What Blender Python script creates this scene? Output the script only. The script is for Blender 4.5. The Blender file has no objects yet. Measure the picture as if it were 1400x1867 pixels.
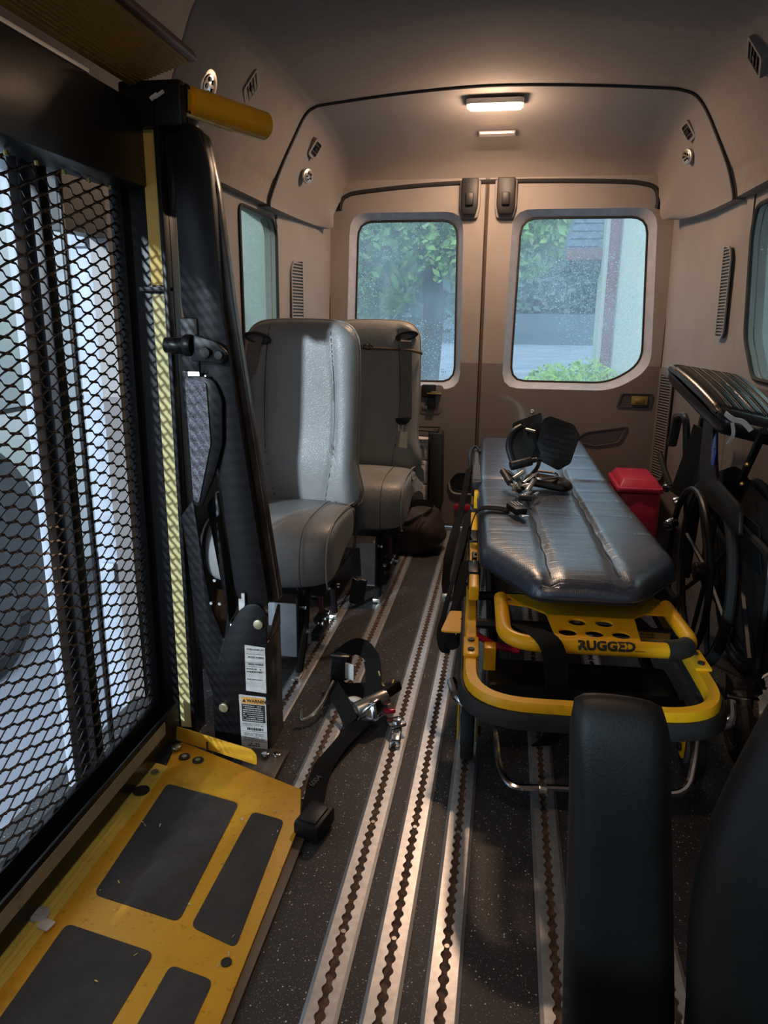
import bpy, bmesh, math, random
from mathutils import Vector, Matrix
random.seed(7)
SC = bpy.context.scene
COL = SC.collection
PI = math.pi
def R(d): return math.radians(d)

# ------------------------------------------------------------ camera, world, sun, exposure
cam_d = bpy.data.cameras.new('camera'); cam = bpy.data.objects.new('camera', cam_d); COL.objects.link(cam)
F = 1333.0
cam_d.sensor_fit = 'VERTICAL'; cam_d.sensor_height = 24.0; cam_d.sensor_width = 18.0
cam_d.lens = 24.0 * F / 1867.0; cam_d.clip_start = 0.02; cam_d.clip_end = 400
vy = Vector((229, 348.5, -F)).normalized()
up = Vector((52, 5066.5, F)).normalized(); up = (up - vy * up.dot(vy)).normalized()
vx = vy.cross(up)
Mw = Matrix((vx, vy, up))
cam.matrix_world = Matrix.Translation((0, 0, 1.08)) @ Mw.to_4x4()
SC.camera = cam

SC.view_settings.view_transform = 'Standard'; SC.view_settings.look = 'None'
SC.view_settings.gamma = 1.0; SC.view_settings.use_curve_mapping = False
SC.view_settings.exposure = 0.75
SC.cycles.caustics_reflective = False; SC.cycles.caustics_refractive = False

w = bpy.data.worlds.new('overcast_sky'); SC.world = w; w.use_nodes = True
nt = w.node_tree; bg = nt.nodes['Background']
tc = nt.nodes.new('ShaderNodeTexCoord'); sp = nt.nodes.new('ShaderNodeSeparateXYZ')
rp = nt.nodes.new('ShaderNodeValToRGB')
rp.color_ramp.elements[0].position = 0.0; rp.color_ramp.elements[0].color = (0.50, 0.62, 0.74, 1)
rp.color_ramp.elements[1].position = 0.6; rp.color_ramp.elements[1].color = (0.62, 0.76, 0.92, 1)
nt.links.new(tc.outputs['Generated'], sp.inputs[0]); nt.links.new(sp.outputs['Z'], rp.inputs[0])
nt.links.new(rp.outputs[0], bg.inputs[0]); bg.inputs[1].default_value = 1.9

sun_d = bpy.data.lights.new('daylight', 'SUN'); sun = bpy.data.objects.new('daylight', sun_d); COL.objects.link(sun)
sun_d.energy = 2.3; sun_d.angle = R(1.6); sun_d.color = (0.74, 0.88, 1.0)
sun.rotation_euler = Vector((0.40, 0.86, -0.27)).to_track_quat('-Z', 'Y').to_euler()
sun.location = (-3, -4, 3)

lp_d = bpy.data.lights.new('dome_lamp_light', 'POINT'); lp = bpy.data.objects.new('dome_lamp_light', lp_d); COL.objects.link(lp)
lp_d.shadow_soft_size = 0.04; lp_d.energy = 3.6; lp_d.color = (1.0, 0.67, 0.44)
lp.location = (-0.10, 3.24, 1.80)
la_d = bpy.data.lights.new('dome_lamp_downlight', 'AREA'); la_ = bpy.data.objects.new('dome_lamp_downlight', la_d); COL.objects.link(la_)
la_d.shape = 'RECTANGLE'; la_d.size = 0.19; la_d.size_y = 0.06; la_d.energy = 6.5; la_d.color = (1.0, 0.66, 0.44)
la_.location = (-0.10, 3.235, 1.894)
lf_d = bpy.data.lights.new('front_fill_light', 'AREA'); lf_ = bpy.data.objects.new('front_fill_light', lf_d); COL.objects.link(lf_)  # unseen front light, added to brighten the hand rail and yellow parts
lf_d.shape = 'RECTANGLE'; lf_d.size = 0.19; lf_d.size_y = 0.06; lf_d.energy = 2.6; lf_d.color = (1.0, 0.66, 0.42)
lf_.location = (-0.10, 0.45, 1.900)

# ------------------------------------------------------------ materials
def new_mat(name):
    m = bpy.data.materials.new(name); m.use_nodes = True
    return m, m.node_tree, m.node_tree.nodes['Principled BSDF']
def coords(nt, sc=1.0):
    t = nt.nodes.new('ShaderNodeTexCoord'); mp = nt.nodes.new('ShaderNodeMapping')
    if isinstance(sc, (int, float)): sc = (sc, sc, sc)
    mp.inputs['Scale'].default_value = sc
    nt.links.new(t.outputs['Object'], mp.inputs[0]); return mp.outputs[0]
def ramp(nt, inp, stops):
    r = nt.nodes.new('ShaderNodeValToRGB'); e = r.color_ramp.elements
    while len(e) > 1: e.remove(e[-1])
    e[0].position = stops[0][0]; e[0].color = (*stops[0][1], 1)
    for p, c in stops[1:]:
        x = e.new(p); x.color = (*c, 1)
    nt.links.new(inp, r.inputs[0]); return r.outputs[0]
def noise(nt, vec, scale, detail=4, rough=0.5):
    n = nt.nodes.new('ShaderNodeTexNoise'); n.inputs['Scale'].default_value = scale
    n.inputs['Detail'].default_value = detail; n.inputs['Roughness'].default_value = rough
    nt.links.new(vec, n.inputs['Vector']); return n.outputs['Fac']
def bump(nt, b, h, strength, dist=0.002):
    n = nt.nodes.new('ShaderNodeBump'); n.inputs['Strength'].default_value = strength; n.inputs['Distance'].default_value = dist
    nt.links.new(h, n.inputs['Height']); nt.links.new(n.outputs[0], b.inputs['Normal']); return n
def mat(name, col, rough=0.5, metal=0.0, var=0.12, ns=25, bs=0.0, bsc=200, spec=0.5, coat=0.0):
    m, nt, b = new_mat(name)
    v = coords(nt)
    f = noise(nt, v, ns)
    lo = tuple(max(0, c * (1 - var)) for c in col); hi = tuple(min(1, c * (1 + var)) for c in col)
    nt.links.new(ramp(nt, f, [(0.3, lo), (0.7, hi)]), b.inputs['Base Color'])
    b.inputs['Roughness'].default_value = rough; b.inputs['Metallic'].default_value = metal
    b.inputs['Specular IOR Level'].default_value = spec; b.inputs['Coat Weight'].default_value = coat
    if bs: bump(nt, b, noise(nt, v, bsc, 3), bs)
    return m
def emit(name, col, s):
    m, nt, b = new_mat(name)
    b.inputs['Base Color'].default_value = (*col, 1); b.inputs['Emission Color'].default_value = (*col, 1)
    b.inputs['Emission Strength'].default_value = s; return m

M = {}
def trim_mat(name, up_c, lo_c, split, seam=None):
    """two-tone moulded trim: the upper and lower plastics meet at a height, with a fine joint"""
    m, nt, b = new_mat(name)
    g = nt.nodes.new('ShaderNodeNewGeometry'); s = nt.nodes.new('ShaderNodeSeparateXYZ'); nt.links.new(g.outputs['Position'], s.inputs[0])
    r = nt.nodes.new('ShaderNodeValToRGB'); r.color_ramp.interpolation = 'CONSTANT'
    mr = nt.nodes.new('ShaderNodeMapRange'); mr.inputs['From Min'].default_value = 0; mr.inputs['From Max'].default_value = 2.0
    nt.links.new(s.outputs['Z'], mr.inputs['Value']); nt.links.new(mr.outputs[0], r.inputs[0])
    e = r.color_ramp.elements; e[0].position = 0; e[0].color = (*lo_c, 1); e[1].position = split / 2.0; e[1].color = (0.03, 0.028, 0.026, 1)
    x = e.new((split + 0.003) / 2.0); x.color = (*up_c, 1)
    if seam:
        x = e.new(seam / 2.0); x.color = (0.05, 0.045, 0.04, 1); x = e.new((seam + 0.003) / 2.0); x.color = (*up_c, 1)
    v = coords(nt); n = noise(nt, v, 6, 6)
    mx = nt.nodes.new('ShaderNodeMix'); mx.data_type = 'RGBA'; mx.blend_type = 'MULTIPLY'; mx.inputs[0].default_value = 0.5
    nt.links.new(r.outputs[0], mx.inputs[6]); nt.links.new(ramp(nt, n, [(0.3, (0.78, 0.76, 0.74)), (0.65, (1, 1, 1))]), mx.inputs[7])
    nt.links.new(mx.outputs[2], b.inputs['Base Color']); b.inputs['Roughness'].default_value = 0.55
    bump(nt, b, noise(nt, v, 350, 2), 0.15, 0.001)
    return m
M['trim'] = trim_mat('moulded_trim', (0.32, 0.295, 0.28), (0.165, 0.145, 0.138), 0.868)
M['door'] = trim_mat('door_trim', (0.29, 0.265, 0.25), (0.165, 0.145, 0.138), 0.868, 1.378)
M['reveal'] = mat('window_surround', (0.42, 0.41, 0.42), 0.5)
M['liner'] = mat('headliner_cloth', (0.30, 0.265, 0.245), 0.9, bs=0.25, bsc=500, var=0.06)
M['header'] = mat('header_trim', (0.265, 0.242, 0.232), 0.7, bs=0.15, bsc=400, var=0.05, ns=4)
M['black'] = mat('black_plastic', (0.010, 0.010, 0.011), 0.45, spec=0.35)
M['rubber'] = mat('black_rubber', (0.015, 0.015, 0.015), 0.7)
M['blackpaint'] = mat('black_powder_coat', (0.0095, 0.009, 0.010), 0.36, bs=0.08, bsc=300, spec=0.22)
M['greycoat'] = mat('grey_textured_cover', (0.09, 0.09, 0.10), 0.8, var=0.9, ns=420, bs=0.5, bsc=420)
M['brownpaint'] = mat('brown_grey_steel', (0.09, 0.065, 0.045), 0.45)
M['chrome'] = mat('chrome', (0.75, 0.75, 0.76), 0.15, 1.0, var=0.04)
M['steel'] = mat('zinc_steel', (0.55, 0.54, 0.50), 0.35, 1.0)
M['alu'] = mat('brushed_aluminium', (0.70, 0.70, 0.70), 0.36, 0.8, bs=0.1, bsc=150, var=0.15, ns=60)
M['alu2'] = mat('track_flange', (0.36, 0.37, 0.38), 0.45, 0.85, var=0.15)
M['web'] = mat('black_webbing', (0.009, 0.0085, 0.0085), 0.85, bs=0.4, bsc=900, spec=0.15)
M['greyweb'] = mat('grey_seat_webbing', (0.16, 0.145, 0.135), 0.8, bs=0.4, bsc=700)
M['red'] = mat('red_plastic', (0.50, 0.028, 0.075), 0.4, bs=0.1)
M['white'] = mat('white_plastic', (0.7, 0.7, 0.68), 0.5)
M['paper'] = mat('white_paper', (0.72, 0.72, 0.70), 0.7, bs=0.3, bsc=60)
M['tag'] = mat('cream_tag', (0.62, 0.56, 0.46), 0.7)
M['redrefl'] = mat('red_reflector', (0.55, 0.02, 0.05), 0.25)
M['maroon'] = mat('maroon_painted_steel', (0.16, 0.02, 0.045), 0.4)
M['brass'] = mat('brass_catch', (0.45, 0.33, 0.10), 0.35, 0.8)
M['olive'] = mat('olive_lens', (0.22, 0.17, 0.04), 0.35)
M['blue'] = mat('blue_label', (0.02, 0.06, 0.45), 0.4)
M['fabricblack'] = mat('dark_bag_cloth', (0.035, 0.022, 0.02), 0.7, bs=0.3, bsc=300)
M['ink'] = mat('black_ink', (0.015, 0.015, 0.015), 0.6)
M['orange'] = mat('orange_band', (0.75, 0.36, 0.07), 0.5)
M['lamp'] = emit('lamp_lens', (1.0, 0.62, 0.32), 9.0)
M['glow'] = emit('lit_strip', (1.0, 0.62, 0.34), 2.2)
M['darkleather'] = mat('black_leather', (0.012, 0.0115, 0.012), 0.42, bs=0.3, bsc=260)
M['seatdark'] = mat('charcoal_seat_vinyl', (0.0065, 0.0058, 0.0054), 0.5, bs=0.12, bsc=420, spec=0.28)
M['carton'] = mat('printed_carton', (0.55, 0.52, 0.50), 0.6, var=0.25, ns=30)

# worn yellow paint
def yellow(name, base, dirt=0.5, rough=0.38):
    m, nt, b = new_mat(name); v = coords(nt)
    n = noise(nt, v, 9, 8, 0.65)
    c = ramp(nt, n, [(0.28, tuple(k * 0.62 for k in base)), (0.42, base), (0.75, tuple(min(1, k * 1.12) for k in base))])
    n2 = noise(nt, v, 60, 5, 0.7)
    mx = nt.nodes.new('ShaderNodeMix'); mx.data_type = 'RGBA'; mx.blend_type = 'MULTIPLY'; mx.inputs[0].default_value = dirt
    nt.links.new(c, mx.inputs[6]); nt.links.new(ramp(nt, n2, [(0.30, (0.25, 0.2, 0.15)), (0.42, (1, 1, 1))]), mx.inputs[7])
    nt.links.new(mx.outputs[2], b.inputs['Base Color']); b.inputs['Roughness'].default_value = rough
    b.inputs['Specular IOR Level'].default_value = 0.3
    return m
M['yellow'] = yellow('safety_yellow_paint', (0.70, 0.37, 0.028))
M['yellow2'] = yellow('faded_yellow_paint', (0.66, 0.53, 0.11), 0.5)
M['cotyellow'] = yellow('cot_yellow_powder_coat', (0.88, 0.46, 0.012), 0.12, 0.3)
M['strip'] = yellow('reflective_yellow_tape', (0.62, 0.55, 0.25), 0.3, 0.5)
M['stripgrey'] = yellow('dusty_grip_tape', (0.36, 0.34, 0.26), 0.5, 0.6)

M['cushleather'] = mat('shiny_black_leather', (0.014, 0.015, 0.018), 0.24, bs=0.2, bsc=120, spec=0.7)
M['meshsteel'] = mat('brown_black_mesh_steel', (0.035, 0.025, 0.022), 0.35, 0.3, var=0.3)
M['knot'] = mat('worn_mesh_knots', (0.22, 0.16, 0.12), 0.3, 0.7)
M['yellowtape'] = yellow('warm_lit_yellow_tape', (0.62, 0.42, 0.10), 0.2, 0.5)  # same tape as the long strip, its dimmer warm light put into the colour
M['barrier'] = yellow('dirty_mustard_plate', (0.38, 0.23, 0.06), 0.7, 0.5)
M['maroonedge'] = mat('maroon_edge', (0.075, 0.025, 0.02), 0.4)
M['yellowgloss'] = yellow('glossy_orange_yellow', (0.92, 0.44, 0.015), 0.15, 0.22)
M['scuffed'] = mat('scuffed_black_paint', (0.060, 0.052, 0.050), 0.25, 0.2, var=0.5, ns=12, bs=0.15, bsc=80)
M['brassy'] = mat('pale_brass_pin', (0.55, 0.50, 0.32), 0.4, 0.8)
M['paperlabel'] = mat('label_stock', (0.60, 0.59, 0.56), 0.5, var=0.15, ns=60)
M['greycoat2'] = mat('sparkling_grey_coat', (0.16, 0.16, 0.19), 0.75, var=0.8, ns=380, bs=0.4, bsc=400)
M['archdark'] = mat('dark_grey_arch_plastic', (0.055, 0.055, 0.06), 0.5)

# grip pads
m, nt, b = new_mat('black_grip_tape'); v = coords(nt)
n1 = noise(nt, v, 14, 6, 0.7); nt.links.new(ramp(nt, n1, [(0.35, (0.028, 0.026, 0.025)), (0.7, (0.055, 0.05, 0.047))]), b.inputs['Base Color'])
b.inputs['Roughness'].default_value = 0.75; bump(nt, b, noise(nt, v, 900, 2), 0.6, 0.001); M['grip'] = m

# seat vinyl with crackle
m, nt, b = new_mat('grey_seat_vinyl'); v = coords(nt)
n1 = noise(nt, v, 7, 6, 0.6)
nt.links.new(ramp(nt, n1, [(0.3, (0.205, 0.205, 0.20)), (0.7, (0.27, 0.27, 0.262))]), b.inputs['Base Color'])
b.inputs['Roughness'].default_value = 0.40
vo = nt.nodes.new('ShaderNodeTexVoronoi'); vo.feature = 'DISTANCE_TO_EDGE'; vo.inputs['Scale'].default_value = 110
wn = nt.nodes.new('ShaderNodeTexNoise'); wn.inputs['Scale'].default_value = 30; nt.links.new(v, wn.inputs['Vector'])
va = nt.nodes.new('ShaderNodeVectorMath'); va.operation = 'MULTIPLY_ADD'; va.inputs[1].default_value = (0.03, 0.03, 0.03)
nt.links.new(wn.outputs['Color'], va.inputs[0]); nt.links.new(v, va.inputs[2]); nt.links.new(va.outputs[0], vo.inputs['Vector'])
cr = ramp(nt, vo.outputs['Distance'], [(0.0, (0, 0, 0)), (0.12, (1, 1, 1))])
bump(nt, b, cr, 0.25, 0.0012); M['vinyl'] = m
M['piping'] = mat('grey_piping', (0.30, 0.285, 0.265), 0.45)
M['seam'] = mat('seam_thread', (0.07, 0.068, 0.065), 0.6)

# mattress vinyl, fine weave
m, nt, b = new_mat('black_mattress_vinyl'); v = coords(nt, 1.0)
n1 = noise(nt, v, 5, 5); nt.links.new(ramp(nt, n1, [(0.3, (0.035, 0.046, 0.068)), (0.7, (0.055, 0.070, 0.100))]), b.inputs['Base Color'])
b.inputs['Roughness'].default_value = 0.34; b.inputs['Specular IOR Level'].default_value = 1.0; b.inputs['Coat Weight'].default_value = 0.9; b.inputs['Coat Roughness'].default_value = 0.30; b.inputs['Coat Tint'].default_value = (0.80, 0.90, 1.0, 1)
wv = nt.nodes.new('ShaderNodeTexWave'); wv.inputs['Scale'].default_value = 70; wv.inputs['Distortion'].default_value = 0.5
nt.links.new(v, wv.inputs['Vector'])
mpw = nt.nodes.new('ShaderNodeMapping'); mpw.inputs['Scale'].default_value = (1.2, 9, 1); nt.links.new(v, mpw.inputs[0])
wr = nt.nodes.new('ShaderNodeTexNoise'); wr.inputs['Scale'].default_value = 3.2; wr.inputs['Detail'].default_value = 5; wr.inputs['Distortion'].default_value = 1.2
nt.links.new(mpw.outputs[0], wr.inputs['Vector'])
b1 = nt.nodes.new('ShaderNodeBump'); b1.inputs['Strength'].default_value = 0.45; b1.inputs['Distance'].default_value = 0.012; nt.links.new(wr.outputs['Fac'], b1.inputs['Height'])
b2 = nt.nodes.new('ShaderNodeBump'); b2.inputs['Strength'].default_value = 0.12; b2.inputs['Distance'].default_value = 0.001; nt.links.new(wv.outputs['Fac'], b2.inputs['Height'])
nt.links.new(b1.outputs[0], b2.inputs['Normal']); nt.links.new(b2.outputs[0], b.inputs['Normal']); M['mattress'] = m

# speckled floor vinyl
m, nt, b = new_mat('speckled_floor_vinyl'); v = coords(nt)
base = ramp(nt, noise(nt, v, 3.5, 8, 0.7), [(0.3, (0.020, 0.019, 0.020)), (0.7, (0.042, 0.040, 0.041))])
prev = base
for sc, lim, colr in ((170, 0.13, (0.60, 0.58, 0.54)), (290, 0.18, (0.26, 0.255, 0.26)), (420, 0.15, (0.45, 0.41, 0.34))):
    vo = nt.nodes.new('ShaderNodeTexVoronoi'); vo.inputs['Scale'].default_value = sc; nt.links.new(v, vo.inputs['Vector'])
    cmp1 = nt.nodes.new('ShaderNodeMath'); cmp1.operation = 'LESS_THAN'; cmp1.inputs[1].default_value = 0.25; nt.links.new(vo.outputs['Distance'], cmp1.inputs[0])
    sx = nt.nodes.new('ShaderNodeSeparateXYZ'); nt.links.new(vo.outputs['Color'], sx.inputs[0])
    cmp2 = nt.nodes.new('ShaderNodeMath'); cmp2.operation = 'LESS_THAN'; cmp2.inputs[1].default_value = lim; nt.links.new(sx.outputs['X'], cmp2.inputs[0])
    mu = nt.nodes.new('ShaderNodeMath'); mu.operation = 'MULTIPLY'; nt.links.new(cmp1.outputs[0], mu.inputs[0]); nt.links.new(cmp2.outputs[0], mu.inputs[1])
    mx = nt.nodes.new('ShaderNodeMix'); mx.data_type = 'RGBA'; nt.links.new(mu.outputs[0], mx.inputs[0])
    nt.links.new(prev, mx.inputs[6]); mx.inputs[7].default_value = (*colr, 1); prev = mx.outputs[2]
nt.links.new(prev, b.inputs['Base Color']); b.inputs['Roughness'].default_value = 0.5
bump(nt, b, noise(nt, v, 260, 3), 0.3, 0.001); M['floor'] = m

# rusty channel
m, nt, b = new_mat('rusty_channel'); v = coords(nt)
nt.links.new(ramp(nt, noise(nt, v, 40, 8, 0.75), [(0.30, (0.02, 0.016, 0.013)), (0.5, (0.10, 0.055, 0.03)), (0.62, (0.20, 0.12, 0.075)), (0.78, (0.34, 0.28, 0.23))]), b.inputs['Base Color'])
b.inputs['Roughness'].default_value = 0.65; b.inputs['Metallic'].default_value = 0.3; bump(nt, b, noise(nt, v, 200, 4), 0.5); M['rust'] = m

# wet misted window glass: clear, with a milky film and raindrops that catch the light
def glass_mat(name, tint, haze, drops):
    m = bpy.data.materials.new(name); m.use_nodes = True; nt = m.node_tree; nt.nodes.clear()
    out = nt.nodes.new('ShaderNodeOutputMaterial')
    tr = nt.nodes.new('ShaderNodeBsdfTransparent'); tr.inputs[0].default_value = (*tint, 1)
    tl = nt.nodes.new('ShaderNodeBsdfTranslucent'); tl.inputs[0].default_value = (0.62, 0.72, 0.78, 1)
    gl = nt.nodes.new('ShaderNodeBsdfGlossy'); gl.inputs['Roughness'].default_value = 0.05
    v = coords(nt)
    n = noise(nt, v, 3.0, 4)
    hz = nt.nodes.new('ShaderNodeMapRange'); hz.inputs['From Min'].default_value = 0.3; hz.inputs['From Max'].default_value = 0.7
    hz.inputs['To Min'].default_value = haze * 0.6; hz.inputs['To Max'].default_value = haze * 1.3; nt.links.new(n, hz.inputs['Value'])
    acc = hz.outputs[0]
    for sc, rad, dens in ((95, 0.30, 0.30), (170, 0.34, 0.40)):
        vo = nt.nodes.new('ShaderNodeTexVoronoi'); vo.inputs['Scale'].default_value = sc; nt.links.new(v, vo.inputs['Vector'])
        c1 = nt.nodes.new('ShaderNodeMath'); c1.operation = 'LESS_THAN'; c1.inputs[1].default_value = rad; nt.links.new(vo.outputs['Distance'], c1.inputs[0])
        sx = nt.nodes.new('ShaderNodeSeparateXYZ'); nt.links.new(vo.outputs['Color'], sx.inputs[0])
        dn = nt.nodes.new('ShaderNodeMapRange'); dn.inputs['From Min'].default_value = 0.42; dn.inputs['From Max'].default_value = 0.62; dn.inputs['To Max'].default_value = dens * drops
        nt.links.new(noise(nt, v, 2.2, 2), dn.inputs['Value'])
        c2 = nt.nodes.new('ShaderNodeMath'); c2.operation = 'LESS_THAN'; nt.links.new(sx.outputs['X'], c2.inputs[0]); nt.links.new(dn.outputs[0], c2.inputs[1])
        mu = nt.nodes.new('ShaderNodeMath'); mu.operation = 'MULTIPLY'; nt.links.new(c1.outputs[0], mu.inputs[0]); nt.links.new(c2.outputs[0], mu.inputs[1])
        mm = nt.nodes.new('ShaderNodeMath'); mm.operation = 'MULTIPLY_ADD'; mm.inputs[1].default_value = 0.5; nt.links.new(mu.outputs[0], mm.inputs[0]); nt.links.new(acc, mm.inputs[2])
        acc = mm.outputs[0]
    m1 = nt.nodes.new('ShaderNodeMixShader'); nt.links.new(acc, m1.inputs[0]); nt.links.new(tr.outputs[0], m1.inputs[1]); nt.links.new(tl.outputs[0], m1.inputs[2])
    m2 = nt.nodes.new('ShaderNodeMixShader'); m2.inputs[0].default_value = 0.03; nt.links.new(m1.outputs[0], m2.inputs[1]); nt.links.new(gl.outputs[0], m2.inputs[2])
    nt.links.new(m2.outputs[0], out.inputs[0]); return m
M['glass'] = glass_mat('wet_glass', (0.72, 0.78, 0.80), 0.20, 0.8)
M['glass_side'] = glass_mat('wet_tinted_glass', (0.56, 0.60, 0.54), 0.018, 0.45)

M['leaf'] = mat('green_leaves', (0.27, 0.42, 0.13), 0.6, var=0.5, ns=3)
M['leafbright'] = mat('bright_hedge_leaves', (0.45, 0.66, 0.06), 0.5, var=0.45, ns=12)
M['leafdark'] = mat('dark_leaves', (0.11, 0.17, 0.14), 0.7, var=0.4, ns=3)
M['bark'] = mat('dark_bark', (0.05, 0.045, 0.045), 0.9)
M['asphalt'] = mat('wet_asphalt', (0.34, 0.36, 0.41), 0.5, var=0.3, ns=0.6)
M['stucco'] = mat('green_grey_stucco', (0.50, 0.50, 0.40), 0.9, bs=0.3, bsc=60, var=0.05)
M['redwood'] = mat('dull_red_painted_board', (0.20, 0.09, 0.085), 0.8)
M['shingle'] = mat('wet_roof_shingles', (0.15, 0.17, 0.22), 0.4, var=0.5, ns=12)
M['fence'] = mat('dark_blue_grey_wall', (0.08, 0.105, 0.13), 0.8)
M['whitewall'] = mat('white_painted_wall', (0.62, 0.62, 0.60), 0.8)
M['vanwhite'] = mat('white_car_paint', (0.46, 0.49, 0.49), 0.3, coat=0.5, var=0.03)
M['vanglass'] = mat('dark_car_glass', (0.02, 0.025, 0.03), 0.08)
M['jamb'] = mat('primer_door_jamb', (0.40, 0.44, 0.50), 0.5)

# ------------------------------------------------------------ object helpers
def root(name, label, cat, loc, rz=0.0, group=None):
    o = bpy.data.objects.new(name, None); COL.objects.link(o); o.empty_display_size = 0.05
    o.location = loc; o.rotation_euler = (0, 0, rz)
    o['label'] = label; o['category'] = cat
    if group: o['group'] = group
    return o
def world_of(o):
    mt = Matrix.LocRotScale(o.location, o.rotation_euler, o.scale)
    return (world_of(o.parent) @ mt) if o.parent else mt
def link(name, me, material, parent=None, label=None, local=False, smooth=35):
    """geometry is given in world space (or in the parent's space when local)"""
    o = bpy.data.objects.new(name, me)
    if parent is not None:
        if not local: me.transform(world_of(parent).inverted())
        o.parent = parent
    if smooth:
        me.polygons.foreach_set('use_smooth', [True] * len(me.polygons))
        me.set_sharp_from_angle(angle=R(smooth))
    else:
        me.polygons.foreach_set('use_smooth', [False] * len(me.polygons))
    for mm in (material if isinstance(material, (list, tuple)) else [material]): me.materials.append(mm)
    COL.objects.link(o)
    if label: o['label'] = label
    return o
def fin(name, bm, material, parent=None, label=None, local=False, smooth=35, recalc=True):
    if recalc: bmesh.ops.recalc_face_normals(bm, faces=bm.faces)
    me = bpy.data.meshes.new(name); bm.to_mesh(me); bm.free()
    return link(name, me, material, parent, label, local, smooth)
def tagm(name, bm, material, label, cat, group=None, smooth=35, kind=None, center=None):
    """a thing that is one mesh, its origin at its own base"""
    bmesh.ops.recalc_face_normals(bm, faces=bm.faces)
    me = bpy.data.meshes.new(name); bm.to_mesh(me); bm.free()
    xs = [v.co for v in me.vertices]
    if center is None:
        mn = Vector([min(v[i] for v in xs) for i in range(3)]); mx = Vector([max(v[i] for v in xs) for i in range(3)])
        center = Vector(((mn.x + mx.x) / 2, (mn.y + mx.y) / 2, mn.z))
    me.transform(Matrix.Translation(-Vector(center)))
    o = link(name, me, material, None, None, True, smooth); o.location = center
    o['label'] = label; o['category'] = cat
    if group: o['group'] = group
    if kind: o['kind'] = kind
    return o
def struct(name, bm, material, parent=None, smooth=35, recalc=True):
    o = fin(name, bm, material, parent, smooth=smooth, recalc=recalc)
    if parent is None: o['kind'] = 'structure'
    return o
def copy_tree(o, parent=None):
    c = o.copy(); COL.objects.link(c); c.parent = parent
    for ch in list(o.children): copy_tree(ch, c)
    return c

def nb(): return bmesh.new()
def bev(bm, faces, r, seg=2):
    ed = list({e for f in faces for e in f.edges})
    if r > 0: bmesh.ops.bevel(bm, geom=ed, offset=r, segments=seg, profile=0.5, affect='EDGES', clamp_overlap=True)
def box(bm, c, s, rot=None, b=0.0, seg=2):
    t = nb(); bmesh.ops.create_cube(t, size=1.0)
    bmesh.ops.scale(t, vec=s, verts=t.verts)
    if b: bev(t, t.faces, b, seg)
    mt = Matrix.Translation(c)
    if rot is not None: mt = mt @ (rot.to_4x4() if isinstance(rot, Matrix) else Matrix(rot))
    bmesh.ops.transform(t, matrix=mt, verts=t.verts); merge(bm, t); return bm
def box2(bm, a, c, b=0.0):
    a = Vector(a); c = Vector(c); return box(bm, (a + c) / 2, [abs(x) for x in (c - a)], None, b)
def merge(bm, t):
    me = bpy.data.meshes.new('t'); t.to_mesh(me); t.free(); bm.from_mesh(me); bpy.data.meshes.remove(me)
def Rz(a): return Matrix.Rotation(R(a), 3, 'Z')
def Rx(a): return Matrix.Rotation(R(a), 3, 'X')
def Ry(a): return Matrix.Rotation(R(a), 3, 'Y')
def cyl(bm, p0, p1, r, seg=16, r2=None, b=0.0):
    p0 = Vector(p0); p1 = Vector(p1); d = p1 - p0
    t = nb(); bmesh.ops.create_cone(t, cap_ends=True, segments=seg, radius1=r, radius2=r if r2 is None else r2, depth=d.length)
    if b:
        ed = [e for e in t.edges if len(e.link_faces) == 2 and any(len(f.verts) > 4 for f in e.link_faces)]
        bmesh.ops.bevel(t, geom=ed, offset=b, segments=2, profile=0.5, affect='EDGES')
    q = d.to_track_quat('Z', 'Y')
    bmesh.ops.transform(t, matrix=Matrix.Translation((p0 + p1) / 2) @ q.to_matrix().to_4x4(), verts=t.verts); merge(bm, t); return bm
def sphere(bm, c, r, s=(1, 1, 1), seg=16):
    t = nb(); bmesh.ops.create_uvsphere(t, u_segments=seg, v_segments=seg // 2, radius=r)
    bmesh.ops.scale(t, vec=s, verts=t.verts); bmesh.ops.translate(t, vec=c, verts=t.verts); merge(bm, t); return bm
def smooth_path(pts, n=8, closed=False):
    P = [Vector(p) for p in pts]; out = []
    m = len(P); rng = m if closed else m - 1
    for i in range(rng):
        p0 = P[(i - 1) % m] if (closed or i > 0) else P[0]; p1 = P[i]; p2 = P[(i + 1) % m]
        p3 = P[(i + 2) % m] if (closed or i + 2 < m) else P[-1]
        for k in range(n):
            t = k / n
            out.append(0.5 * ((2 * p1) + (p2 - p0) * t + (2 * p0 - 5 * p1 + 4 * p2 - p3) * t * t + (3 * p1 - p0 - 3 * p2 + p3) * t ** 3))
    if not closed: out.append(P[-1])
    return out
def fillet(pts, r, n=6, closed=False):
    P = [Vector(p) for p in pts]; out = []; m = len(P)
    for i in range(m):
        if not closed and i in (0, m - 1): out.append(P[i]); continue
        a = P[(i - 1) % m]; b = P[i]; c = P[(i + 1) % m]
        d1 = (a - b); d2 = (c - b); rr = min(r, d1.length * 0.49, d2.length * 0.49)
        s = b + d1.normalized() * rr; e = b + d2.normalized() * rr
        for k in range(n + 1):
            t = k / n; out.append(s * (1 - t) ** 2 + b * 2 * t * (1 - t) + e * t * t)
    return out
def frames(P, closed=False, upv=None):
    m = len(P); T = []
    for i in range(m):
        a = P[(i - 1) % m] if (closed or i > 0) else P[0]; b = P[(i + 1) % m] if (closed or i < m - 1) else P[-1]
        T.append((b - a).normalized())
    u = Vector((0, 0, 1)) if abs(T[0].z) < 0.9 else Vector((1, 0, 0))
    if upv: u = Vector(upv)
    N = []
    for t in T:
        n = u - t * u.dot(t)
        if n.length < 1e-6: n = Vector((1, 0, 0)) - t * t.x
        n.normalize(); N.append(n)
        if not upv: u = n
    return T, N
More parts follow.
